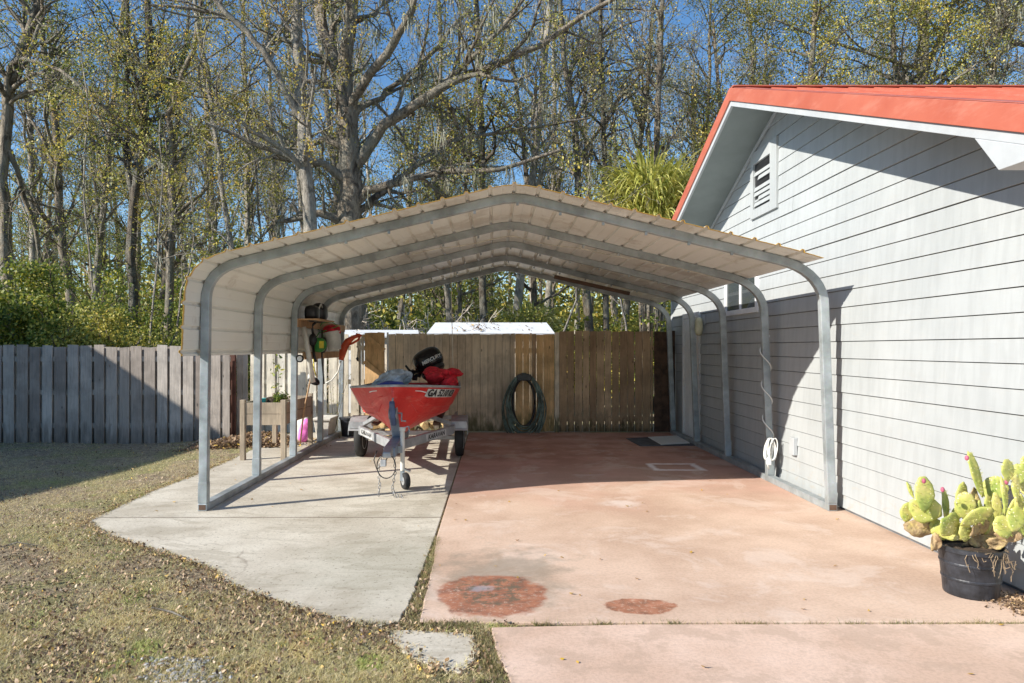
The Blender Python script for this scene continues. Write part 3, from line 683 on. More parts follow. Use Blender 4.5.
for i in range(3):
    for zz in (.9, 3.4):
        c = w0.lerp(w1, .2 + .3 * i); m = Matrix.Translation((c.x, c.y, zz)) @ Matrix.Rotation(math.atan2(d.y, d.x), 4, 'Z')
        wn = MB().box((-.55, -.05, 0), (.55, .02, 1.2), m).build('window', M['white'], nh); MB().box((-.48, -.06, .06), (.48, -.052, 1.14), m).build('pane', M['glass'], wn)

# ------------------------------------------------------------------ fences
def planks(x0, x1, y, zb, zt, wd, gap, rnd, th=.018, jit=.012, lean=.004):
    mb = MB(); x = x0
    while x < x1 - .03:
        w_ = min(wd * rnd.uniform(.86, 1.08), x1 - x); l = rnd.uniform(-lean, lean); t_ = zt + rnd.uniform(-jit, jit); yy = y + rnd.uniform(-.004, .004)
        c = rnd.uniform(-.006, .006)
        mb.add([(x, yy, zb), (x + w_, yy, zb), (x + w_ + l, yy, t_ + c), (x + l, yy, t_ - c), (x, yy + th, zb), (x + w_, yy + th, zb), (x + w_ + l, yy + th, t_ + c), (x + l, yy + th, t_ - c)],
               [(0, 1, 2, 3), (4, 7, 6, 5), (0, 4, 5, 1), (3, 2, 6, 7), (0, 3, 7, 4), (1, 5, 6, 2)])
        x += w_ + gap
    return mb
def rails(x0, x1, y, zs): 
    mb = MB()
    for z in zs: mb.box((x0, y, z - .045), (x1, y + .04, z + .045))
    return mb
rnd = random.Random(21)
fg = thing('wooden_fence', (-12, 12.6, -.15), 'weathered grey board fence at the left yard edge, half in shadow', 'fence')
planks(-19.5, -4.78, 12.60, -.17, 1.635, .190, .043, rnd, jit=.026, lean=.010).build('plank_panel', M['grey_wood'], fg)
planks(-19.38, -4.85, 12.665, -.17, 1.62, .14, .10, rnd).build('back_plank_panel', M['grey_wood'], fg)
rails(-19.5, -4.78, 12.622, (.2, .8, 1.4)).build('rail', M['grey_wood'], fg)
for i in range(6): MB().box((-19.4 + i * 2.44, 12.688, -.2), (-19.31 + i * 2.44, 12.778, 1.66)).build('post', M['grey_wood'], fg)
fp = thing('fence_return', (-4.6, 13, 0), 'short dark gap with grey and brown boards between the grey fence and cream fence', 'fence')
MB().box((-4.785, 12.97, -.16), (-4.69, 12.99, 1.70)).box((-4.685, 12.98, -.15), (-4.59, 13.0, 1.74)).build('post', M['grey_wood'], fp)
MB().box((-4.92, 12.88, -.15), (-4.79, 12.96, 1.62)).build('brown_post', plain('red_brown_paint', (.12, .05, .035), .8), fp)
fc = thing('cream_fence', (-3.4, 13.5, 0), 'new cream coloured board fence in full sun behind the raised planter', 'fence')
planks(-4.60, -2.52, 13.45, -.10, 1.86, .165, .05, rnd).build('plank_panel', M['cream_wood'], fc)
planks(-4.72, -2.45, 13.515, -.10, 1.85, .14, .085, rnd).build('back_plank_panel', M['cream_wood'], fc)
rails(-4.62, -2.45, 13.472, (.3, .95, 1.6)).build('rail', M['cream_wood'], fc)
gt = thing('wooden_gate', (-2.3, 13.4, 0), 'orange new wood gate with diagonal brace left of the tan fence', 'gate')
planks(-2.50, -2.09, 13.43, .03, 1.90, .135, .003, rnd).build('plank_panel', M['orange_wood'], gt)
MB().bar((-2.50, 13.405, 1.35), (-2.12, 13.405, 1.02), .03, .09).bar((-2.50, 13.405, 1.86), (-2.12, 13.405, 1.55), .03, .09).build('brace', M['orange_wood'], gt)
MB().box((-2.075, 13.42, 0), (-2.045, 13.46, 1.9)).build('gate_gap_light', M['white'], gt)  # white strip standing in for the bright gap beside the gate
ft = thing('tan_fence', (-.8, 13.35, 0), 'tan board fence behind the boat with mossy lower edge', 'fence')
planks(-2.03, .38, 13.36, .01, 1.87, .141, .006, rnd, lean=.001).build('plank_panel', M['tan_wood'], ft)
MB().box((-2.03, 13.379, .02), (.38, 13.384, 1.84)).build('gap_shade_sheet', M['dark_wood'], ft)  # dark sheet added behind the planks so their gaps read as shade
rails(-2.03, 1.1, 13.387, (.35, 1.55)).build('rail', M['tan_wood'], ft)
planks(.39, .70, 13.34, .01, 1.875, .145, .004, rnd).build('orange_plank_panel', M['orange_wood'], ft, label='newer orange boards behind the hose')
planks(.79, 1.13, 13.34, .01, 1.86, .14, .004, rnd).build('orange_plank_panel', M['orange_wood'], ft, label='newer orange boards right of the hose')
MB().box((.705, 13.35, 0), (.785, 13.41, 1.87)).build('post', M['brown_wood'], ft)
fb = thing('brown_fence', (2.3, 13.3, 0), 'dark brown board fence with light gaps between its planks beside the house', 'fence')
planks(1.22, 3.0, 13.30, .01, 1.92, .136, .012, rnd, lean=.006).build('plank_panel', M['brown_wood'], fb)
planks(3.02, 3.42, 13.28, .01, 1.92, .135, .003, rnd).build('dark_plank_panel', plain('dark_stained_wood', (.085, .048, .03), .85, var=.4), fb)
rails(1.15, 3.42, 13.325, (.25, 1.6)).build('rail', M['brown_wood'], fb)
MB().box((1.135, 13.27, 0), (1.212, 13.36, 1.90)).build('post', M['tan_wood'], fb)

# ------------------------------------------------------------------ hose
hz = thing('garden_hose', (.55, 13.2, .8), 'coiled dark green garden hose hanging on the fence', 'hose')
cxh, czh = (524 - CX) * 13.15 / F, H - (404 - CY) * 13.15 / F
mb = MB(); r_ = random.Random(4)
pts = []
nl = 11
for l in range(nl):
    ax = r_.uniform(.26, .44); az = .50 + (ax - .25) * .8 + r_.uniform(-.05, .05); ox = r_.uniform(-.02, .04)
    top = czh + .56
    for k in range(36):
        a = math.pi / 2 + 2 * math.pi * k / 36; sx = math.cos(a); sz = math.sin(a)
        pts.append((cxh + ox + ax * sx * (1 - .18 * max(0, sz)), 13.20 - .02 * (l % 4) + .01 * math.sin(3 * a + l), top - az + az * sz + .02 * r_.uniform(-1, 1) * 0))
mb.tube(pts, .0135, 7); mb.build('coil', M['hose'], hz, smooth=True)
MB().box((cxh - .10, 13.06, czh + .44), (cxh + .10, 13.33, czh + .475)).box((cxh - .13, 13.05, czh + .44), (cxh + .13, 13.07, czh + .56)).tube([(cxh + .09 * math.cos(a), 13.2, czh + .50 + .07 * math.sin(a)) for a in [i * math.pi / 8 for i in range(9)]], .02, 6).build('hose_hanger', M['black'], hz, bevel=.01)
# black tyre-like loops inside coil
mb = MB(); pts = [(cxh + .21 * math.cos(a), 13.24, czh + .02 + .45 * math.sin(a)) for a in [i * math.pi / 20 for i in range(41)]]
mb.tube(pts, .024, 8).build('inner_coil', M['black'], hz, smooth=True)

# mats
x0, y0 = G(628, 438); 
tagp(MB().add([(*G(626, 439), .004), (*G(640, 446.5), .004), (*G(697, 446), .004), (*G(684, 436), .004), (*G(626, 439), .016), (*G(640, 446.5), .016), (*G(697, 446), .016), (*G(684, 436), .016)], [(3, 2, 1, 0), (4, 5, 6, 7), (0, 1, 5, 4), (1, 2, 6, 5), (2, 3, 7, 6), (3, 0, 4, 7)]).build('door_mat', M['mat_dark'], bevel=.003), 'dark grey mat lying in front of the side door', 'mat')
tagp(MB().add([(*G(648, 438.5), .019), (*G(661, 446), .019), (*G(690, 444.5), .019), (*G(677, 437), .019), (*G(648, 438.5), .030), (*G(661, 446), .030), (*G(690, 444.5), .030), (*G(677, 437), .030)], [(3, 2, 1, 0), (4, 5, 6, 7), (0, 1, 5, 4), (1, 2, 6, 5), (2, 3, 7, 6), (3, 0, 4, 7)]).build('white_mat', M['white'], bevel=.003), 'white mat laid on the dark grey door mat', 'mat')

# extension cord on second right post
ec = thing('extension_cord', (3.2, 8.3, .4), 'white extension cord spiralled round the second right carport post', 'cord')
pts = []
for i in range(120):
    a = i / 119; z = 1.75 - 1.3 * a; th = a * 2 * math.pi * 3.2; xc = 3.235 + (2.08 - z) * .037
    pts.append((xc + .058 * math.cos(th), 8.43 + .055 * math.sin(th), z))
MB().tube(pts, .0075, 6).build('spiral_cord', M['cord'], ec, smooth=True)
mb = MB(); r_ = random.Random(2)
for l in range(5):
    c = Vector((3.25 + .012 * l, 8.33, .40)); a0 = r_.uniform(-.2, .25)
    mb.tube([(c.x + .045 * math.sin(t_) * 1 + a0 * .1 * math.cos(t_), c.y - .01 * l, c.z + .13 * math.cos(t_)) for t_ in [k * 2 * math.pi / 20 for k in range(21)]], .007, 6)
mb.tube([(3.27, 8.33, .30), (3.24, 8.32, .22), (3.26, 8.33, .16)], .009, 6); mb.build('coil', M['cord'], ec, smooth=True)
MB().box((3.23, 8.30, .21), (3.28, 8.34, .30)).build('plug', M['white'], ec, bevel=.008)

# ------------------------------------------------------------------ raised planter etc.
pl = thing('raised_planter', (-3.25, 10.6, 0), 'raised wooden planter box on four legs left of the carport', 'planter')
xa, xb, ya, yb = -3.60, -3.02, 10.0, 11.45
for x in (xa, xb):
    for y in (ya, yb): MB().box((x - .035, y - .035, 0), (x + .035, y + .035, .86)).build('leg', M['planter_wood'], pl, bevel=.004)
for i, (z0, z1) in enumerate(((.50, .655), (.66, .82))):
    MB().box((xa + .037, ya - .02, z0), (xb - .037, ya + .015, z1)).box((xa + .037, yb - .015, z0), (xb - .037, yb + .02, z1)).box((xb - .01, ya + .037, z0), (xb + .02, yb - .037, z1)).box((xa - .02, ya + .037, z0), (xa + .01, yb - .037, z1)).build('side_board', M['planter_wood'], pl, bevel=.003)
MB().box((xa + .012, ya + .017, .52), (xb - .012, yb - .017, .76)).build('soil', M['soil'], pl)
def leafy(name, base, h, n, spread, lab, cat, mat='leaf_green', seed=1, group=None, ls=(.03, .07)):
    t = thing(name, base, lab, cat, group); rg = np.random.default_rng(seed); r_ = random.Random(seed); mb = MB(); cs = []
    for i in range(n):
        p = Vector(base); d = Vector((r_.uniform(-1, 1) * spread, r_.uniform(-1, 1) * spread, 1)).normalized(); pts = [p.copy()]
        for k in range(6):
            d = (d + Vector((r_.uniform(-.12, .12), r_.uniform(-.12, .12), .05))).normalized(); p = p + d * h / 6 * r_.uniform(.7, 1.1); pts.append(p.copy())
            for q in range(5): cs.append(p + Vector((r_.gauss(0, .035), r_.gauss(0, .035), r_.gauss(0, .03))))
        mb.tube(pts, [.006, .005, .005, .004, .004, .003, .002], 5)
    mb.build('stem', M['bark'], t, smooth=True); C = np.array(cs)
    V, Fa = leafquads(C[:, 0], C[:, 1], C[:, 2], ls[0], ls[1], rg, .7); npmesh('foliage', V, [Fa], M[mat], t); return t
leafy('tall_plant', (-3.33, 10.75, .76), .95, 2, .06, 'tall thin leafy plant growing in the raised planter', 'plant', 'leaf_green', 3, ls=(.04, .09))
leafy('small_plant', (-3.15, 10.3, .76), .16, 9, .7, 'low bushy green plant in the raised planter', 'plant', 'leaf_green', 4)
tagp(MB().lathe([(.055, 0), (.065, .09), (.07, .1), (.05, .1)], 14, Matrix.Translation((-3.42, 10.25, .765))).build('teal_cup', plain('teal_plastic', (.05, .45, .45), .4)), 'small teal cup sitting in the raised planter', 'cup')
tagp(MB().ell((-3.28, 10.3, .81), (.07, .05, .05), jit=.12).build('dark_clump', M['soil'], smooth=True), 'dark clump of roots on the planter soil', 'clump')
# white planter trough, black pot, pink bag
tagp(MB().add([(-3.12, 12.25, 0), (-2.93, 12.25, 0), (-2.93, 12.75, 0), (-3.12, 12.75, 0), (-3.17, 12.2, .36), (-2.88, 12.2, .36), (-2.88, 12.8, .36), (-3.17, 12.8, .36)], [(3, 2, 1, 0), (4, 5, 6, 7), (0, 1, 5, 4), (1, 2, 6, 5), (2, 3, 7, 6), (3, 0, 4, 7)]).box((-3.19, 12.18, .33), (-2.86, 12.82, .375)).build('plastic_trough', M['dirtywhite'], bevel=.012), 'dirty white plastic trough on the slab behind the left posts', 'trough')
tagp(MB().lathe([(.13, 0), (.16, .30), (.175, .31), (.175, .34), (.15, .34)], 20, Matrix.Translation((-2.66, 12.75, 0))).build('plant_pot', M['pot'], smooth=False), 'black plastic pot beside the white trough near the gate', 'pot')
pb = thing('soil_bag', (-3.2, 12, 0), 'pink and white bag of soil standing under the raised planter', 'bag')
MB().ell((-3.28, 12.0, .20), (.13, .10, .22), e=.7, jit=.04).build('bag_body', M['dirtywhite'], pb, smooth=True)
MB().ell((-3.22, 11.88, .20), (.10, .09, .20), Matrix.Rotation(.3, 3, 'Y'), e=.75, jit=.04).build('pink_print', M['pink'], pb, smooth=True)
leafy('climbing_weed', (-2.98, 12.95, 0.0), 1.3, 6, .22, 'thin climbing weed against the cream fence behind the trough', 'plant', 'leaf_olive', 8, ls=(.015, .035))

# ------------------------------------------------------------------ tool rack on left posts
rk = thing('tool_rack', (-2.8, 11.5, 1.5), 'two wooden rails and a shelf fixed between the left rear carport posts', 'shelf')
MB().box((-2.835, 9.93, 1.90), (-2.795, 13.05, 2.02)).build('rail', M['shelf_wood'], rk, bevel=.004)
MB().box((-2.835, 10.3, 1.43), (-2.795, 13.05, 1.54)).build('rail', M['shelf_wood'], rk, bevel=.004)
MB().box((-2.79, 9.95, 2.0), (-2.50, 10.9, 2.02)).build('shelf_board', M['shelf_wood'], rk, bevel=.002)
tb = thing('black_bag', (-2.68, 10.3, 2.02), 'black bag resting on the rack shelf under the roof', 'bag')
MB().ell((-2.66, 10.2, 2.10), (.10, .17, .12), e=.7, jit=.06).build('bag_body', M['black'], tb, smooth=True); MB().ell((-2.66, 10.62, 2.13), (.11, .16, .15), e=.7, jit=.06).build('bag_body', M['black'], tb, smooth=True)
MB().tube([(-2.58, 10.2, 2.14), (-2.56, 10.3, 2.25), (-2.58, 10.45, 2.2)], .012, 6).build('strap', M['dirtywhite'], tb, smooth=True)
tagp(MB().tube([P(303.5, 327, 10.2), P(309, 357, 10.2), P(313, 382, 10.3)], .038, 12).build('plastic_pipe', M['dirtywhite'], smooth=True), 'white plastic pipe hanging from the tool rack', 'pipe')
def yrot(a): return Matrix.Rotation(a, 4, 'Y')
bk = thing('bucket', P(334, 342, 11.4), 'white bucket with red cloth in it hanging on the tool rack', 'bucket')
c = P(335, 350, 11.3); MB().lathe([(.10, 0), (.135, .27), (.142, .275), (.142, .30), (.12, .3)], 22, Matrix.Translation(c) @ yrot(-.18)).build('pail', M['dirtywhite'], bk, smooth=False)
MB().ell(c + Vector((-.05, 0, .31)), (.15, .12, .10), jit=.08).build('red_cloth', M['red_cloth'], bk, smooth=True)
gr = thing('hose_reel', P(319, 345, 10.9), 'round green plastic hose reel with yellow label on the tool rack', 'reel')
c = P(319, 345, 10.8); MB().lathe([(.0001, -.05), (.10, -.05), (.115, -.02), (.115, .03), (.09, .05), (.05, .06), (.0001, .06)], 22, Matrix.Translation(c) @ Matrix.Rotation(math.pi / 2, 4, 'X')).build('reel_body', M['green'], gr, smooth=True)
MB().box((c.x + .02, c.y - .068, c.z - .05), (c.x + .09, c.y - .062, c.z + .06)).build('label_plate', M['yellow'], gr)
q = lambda a, b, Y=11.2: P(a, b, Y)
tagp(MB().tube([q(318, 330), q(322, 323), q(332, 322), q(338, 326), q(330, 329), q(319, 333), q(313, 342), q(318, 350), q(325, 344), q(322, 332)], .009, 6).build('wire_loop', M['green'], smooth=True), 'tangled green wire looped over the top rail of the tool rack', 'wire')
lc = thing('leaf_blower', q(312, 338, 10.7), 'dark garden tool hanging between the pipe and the green reel', 'tool')
MB().ell(q(313, 340, 10.7), (.06, .07, .10), jit=.1).tube([q(313, 334, 10.7), q(312, 326, 10.7), q(316, 322, 10.7)], .02, 7).tube([q(313, 345, 10.7), q(314, 355, 10.6), q(316, 362, 10.6)], .022, 7).build('tool_body', M['black'], lc, smooth=True)
MB().ell(q(324, 345, 11.1), (.05, .06, .12), jit=.1).build('tool_bag', M['black'], lc, smooth=True)
# trimmer orange
tr = thing('hedge_trimmer', P(350, 345, 12.0), 'orange electric trimmer hanging at the right end of the tool rack', 'trimmer')
q = lambda a, b: P(a, b, 12.2)
MB().tube([q(341, 360), q(344, 348), q(348, 341), q(354, 337), q(360, 335)], [.045, .07, .06, .035, .03], 10).build('motor_body', M['orange'], tr, smooth=True)
MB().tube([q(348, 345), q(353, 343), q(358, 340), q(361, 335), q(356, 334)], .02, 8).build('handle', M['orange'], tr, smooth=True)
MB().tube([q(357, 341), q(358, 350), q(357.5, 358)], .006, 5).ell(q(357.5, 359), (.02, .02, .035)).build('power_cord', M['black'], tr, smooth=True)
MB().tube([q(341, 361), q(338, 372), q(332, 380), q(326, 383)], .012, 6).build('shaft', M['dirtywhite'], tr, smooth=True)
# second trimmer hanging w/ head
tw = thing('string_trimmer', P(316, 375, 10.9), 'black and white string trimmer head hanging below the rack', 'trimmer')
q = lambda a, b: P(a, b, 10.9)
MB().ell(q(314, 381), (.10, .08, .06), yrot(.5).to_3x3()).build('guard', M['black'], tw, smooth=True); MB().ell(q(311, 376), (.05, .05, .08), yrot(.4).to_3x3()).build('spool_head', M['dirtywhite'], tw, smooth=True)
MB().tube([q(322, 330), q(322, 360), q(324, 384)], .013, 7).build('shaft', M['black'], tw, smooth=True); MB().tube([q(313, 350), q(314, 368), q(316, 376)], .010, 6).build('yellow_grip', M['yellow'], tw, smooth=True)
pw = thing('round_gauge', P(300, 358, 10), 'small round white dial hanging on the third left post', 'dial')
c = P(300, 358.5, 9.85); MB().lathe([(.0001, -.02), (.05, -.02), (.055, .0), (.055, .02), (.0001, .02)], 18, Matrix.Translation(c) @ Matrix.Rotation(math.pi / 2, 4, 'X')).build('rim', M['black'], pw, smooth=True)
MB().lathe([(.0001, -.002), (.036, -.002), (.036, .002), (.0001, .002)], 18, Matrix.Translation(c + Vector((0, -.024, 0))) @ Matrix.Rotation(math.pi / 2, 4, 'X')).build('face', M['white'], pw)
tagp(MB().tube([P(312, 372, 10.6), P(304, 410, 10.7), (*G(300, 445), 0.01)], .013, 7).build('wooden_pole', M['shelf_wood'], smooth=True), 'thin brown wooden pole leaning from the floor to the rack', 'pole')

# ------------------------------------------------------------------ boat & trailer
def BX(x, y, z): return Vector((-1.17 + x - .03 * (y - 7.6), y + .03 * x, z))
bow, stern = 8.12, 12.1
def sect(t):
    y = bow + (stern - bow) * t
    u = min(1, t / .40); b = .74 * (1 - (1 - u) ** 1.9) - .05 * max(0, (t - .5) / .5)
    zg = 1.15 - .10 * min(1, t / .45) - .05 * t
    zk = 1.12 - .63 * min(1, (t / .14)) ** .70 if t < .14 else .49 - .01 * t
    bc = .77 * b * min(1, .62 + t); zc = zk + (.25 if t > .3 else .25 + (.3 - t) / .3 * .06) * min(1, t / .1)
    bc = min(bc, b); zc = min(zc, zg - .02)
    return y, b, zg, zk, bc, zc
NS = 26; ts = [(i / NS) ** 1.3 for i in range(NS + 1)]
boat = thing('fishing_boat', BX(0, 10, .5), 'small red aluminium fishing boat on the trailer under the carport', 'boat')
rows = []
for t_ in ts:
    y, b, zg, zk, bc, zc = sect(t_)
    r = []
    for sgn in (-1, 1):
        rr_ = [(0, zk), (bc * .5, zk + (zc - zk) * .49), (bc, zc), (bc + (b - bc) * .25, zc + (zg - zc) * .25), (bc + (b - bc) * .30 + .012 * min(1, t_ * 8), zc + (zg - zc) * .30), (bc + (b - bc) * .62, zc + (zg - zc) * .60), (b, zg)]
        r.append([BX(sgn * x, y, z) for x, z in rr_])
    rows.append(r[0][::-1] + r[1][1:])
n = len(rows[0]); vs = [p for r in rows for p in r]
fs = [(i * n + k, i * n + k + 1, (i + 1) * n + k + 1, (i + 1) * n + k) for i in range(NS) for k in range(n - 1)]
fs.append(tuple((NS * n) + k for k in range(n)))
MB().add(vs, fs).build('hull', M['boat_red'], boat, solid=.012)
for sgn in (-1, 1):
    MB().tube([BX(sgn * sect(t_)[1], sect(t_)[0], sect(t_)[2] + .012) for t_ in ts], .017, 8).build('gunwale', M['alloy'], boat, smooth=True)
MB().tube([BX(0, sect(t_)[0] - .008, sect(t_)[3]) for t_ in ts[:9]] , .014, 8).build('keel_strip', M['boat_red'], boat, smooth=True)
# deck / floor, benches
mb = MB(); dr = []
for t_ in ts:
    y, b, zg, zk, bc, zc = sect(t_); x = max(.0, b - .03) * .93; dr += [BX(-x, y, zg - (.05 if t_ < .25 else .10)), BX(x, y, zg - (.05 if t_ < .25 else .10))]
mb.add(dr[:16 * 2], [(2 * i, 2 * i + 1, 2 * i + 3, 2 * i + 2) for i in range(15)]); mb.build('deck', M['boat_in'], boat)
MB().add([BX(-.66, 10.8, .95), BX(.66, 10.8, .95), BX(.66, 11.1, .95), BX(-.66, 11.1, .95), BX(-.66, 10.8, .92), BX(.66, 10.8, .92), BX(.66, 11.1, .92), BX(-.66, 11.1, .92)], [(0, 1, 2, 3), (7, 6, 5, 4), (0, 4, 5, 1), (2, 6, 7, 3)]).build('bench', M['alloy'], boat)
# registration draped on hull side: function of (y, s)
def hullpt(y, s, sgn, off=.012):
    def g(y, s):
        t_ = (y - bow) / (stern - bow); yy, b, zg, zk, bc, zc = sect(t_)
        f = s; return BX(sgn * (bc + (b - bc) * (.62 + .38 * (f - .6) / .4 if f > .6 else f * 1.033)), y, zc + (zg - zc) * f)
    p = g(y, s); a = g(y + .01, s) - p; b_ = g(y, s + .01) - p; nn = a.cross(b_).normalized()
    if nn.x * sgn < 0: nn = -nn
    return p + nn * off
def drape(vs, fs, yc, s_c, sgn, vscale, off, name, mat, par):
    out = [hullpt(yc + x, s_c + y * vscale, sgn, off) for x, y, *_ in vs]; return MB().add(out, fs).build(name, mat, par)
# plate grid
gv = [(x, y) for x in np.linspace(-.36, .36, 13) for y in (-.055, .055)]; gf = [(2 * i, 2 * i + 1, 2 * i + 3, 2 * i + 2) for i in range(12)]
plate = drape(gv, gf, 8.98, .80, 1, 1 / .36, .010, 'number_plate', plain('decal_grey', (.55, .58, .55), .5), boat)
def densetext(s, size, sh, bold=0):
    return textmesh(s, size, sh, bold)
tv, tf = densetext('GA 5210 KB', .125, 0, .004); mx_ = max(v[0] for v in tv); tv = [(v[0] / mx_ * .33, v[1]) for v in tv]
drape(tv, tf, 8.98, .80, 1, 1 / .36, .015, 'registration_text', M['black'], plate)
for (yc, sgn) in ((8.52, 1), (8.5, -1)):
    gv2 = [(x, y) for x in np.linspace(-.09, .09, 5) for y in (-.008, .008)]
    drape(gv2, gf[:4], yc, .80, sgn, 1 / .36, .012, 'name_decal', M['white'], boat)
for sgn in (-1, 1):
    MB().tube([hullpt(yy, .42, sgn, .004) for yy in np.linspace(8.35, 11.9, 24)], .010, 6).tube([hullpt(yy, .04, sgn, .004) for yy in np.linspace(8.5, 11.9, 24)], .009, 6).build('rub_rail', M['boat_red'], boat, smooth=True)
MB().tube([BX(0, 8.16, 1.02), BX(0, 8.10, 1.0), BX(0, 8.09, .95), BX(0, 8.17, .93)], .010, 6).build('bow_eye', M['galv'], boat, smooth=True)
# contents
tagp(MB().ell(BX(-.22, 9.9, 1.12), (.30, .35, .15), yrot(-.35).to_3x3(), nu=20, nv=12, jit=.13, e=1.1).build('tarp_bundle', M['tarp'], smooth=False), 'crumpled pale blue tarp bundle in the boat', 'tarp')
tagp(MB().ell(BX(-.15, 9.25, 1.08), (.20, .22, .08), jit=.06, e=.8).build('blue_bag', M['blue'], smooth=True), 'dark blue bag in front of the pale tarp in the boat', 'bag')
mb = MB(); r_ = random.Random(11)
for i in range(11): mb.ell(BX(.50 + r_.uniform(-.20, .20), 10.2 + r_.uniform(-.2, .2), 1.10 + r_.uniform(-.03, .15)), (.13, .16, .06), Euler((r_.uniform(-.6, .6), r_.uniform(-.7, .7), 0)).to_matrix(), jit=.10, rng=r_)
tagp(mb.build('red_life_vest', M['red_cloth'], smooth=True), 'heap of red life vests in the boat beside the motor', 'life vest')
# outboard
mo = thing('outboard_motor', BX(.08, 11.95, 1.2), 'black outboard motor tilted up on the boat stern', 'motor')
R = Euler((-.25, -.48, .25)).to_matrix(); c = BX(.15, 12.0, 1.37)
cow = MB().ell(c, (.265, .30, .205), R, nu=24, nv=14, e=.72); cow.build('cowl', M['gloss_black'], mo, smooth=True)
MB().ell(c - R @ Vector((0, 0, .18)), (.22, .26, .07), R, nu=20, nv=8, e=.7).build('cowl_base', M['black'], mo, smooth=True)
MB().tube([c - R @ Vector((0, 0, .2)), c - R @ Vector((-.05, -.15, .5)), c + Vector((-.02, .5, -.75))], [.10, .075, .05], 10).build('leg', M['gloss_black'], mo, smooth=True)
mb = MB(); r_ = random.Random(8)
for i in range(9):
    a = c + Vector((-.12 + r_.uniform(-.16, .12), -.12 + r_.uniform(-.1, .1), -.20 + r_.uniform(-.1, .06))); mb.box((-.04, -.04, -.03), (.04, .04, .03), Matrix.Translation(a) @ Euler((r_.random(), r_.random(), r_.random())).to_matrix().to_4x4())
mb.build('clamp_bracket', M['black'], mo, bevel=.008)
MB().tube([c + Vector((-.12, -.2, -.17)), c + Vector((-.26, -.35, -.16)), c + Vector((-.33, -.4, -.06))], [.025, .022, .018], 8).build('tiller', M['black'], mo, smooth=True)
tv, tf = textmesh('MERCURY', .078, .2, .003)
fwd = R @ Vector((0, -1, 0)); rt = R @ Vector((1, 0, 0)); up = R @ Vector((0, 0, 1))
mb = MB(); out = []
for v in tv:
    x = v[0] + .03; z = v[1] - .045; xx = min(.97, abs(x) / .26); zz = min(.97, abs(z) / .205)
    e_ = 2 / .72; yy = .30 * max(0.02, (1 - zz ** e_)) ** (1 / e_) * max(.02, (1 - xx ** e_)) ** (1 / e_)
    out.append(c + rt * x + up * z + fwd * (yy + .012))
mb.add(out, tf).build('name_text', M['white'], mo)
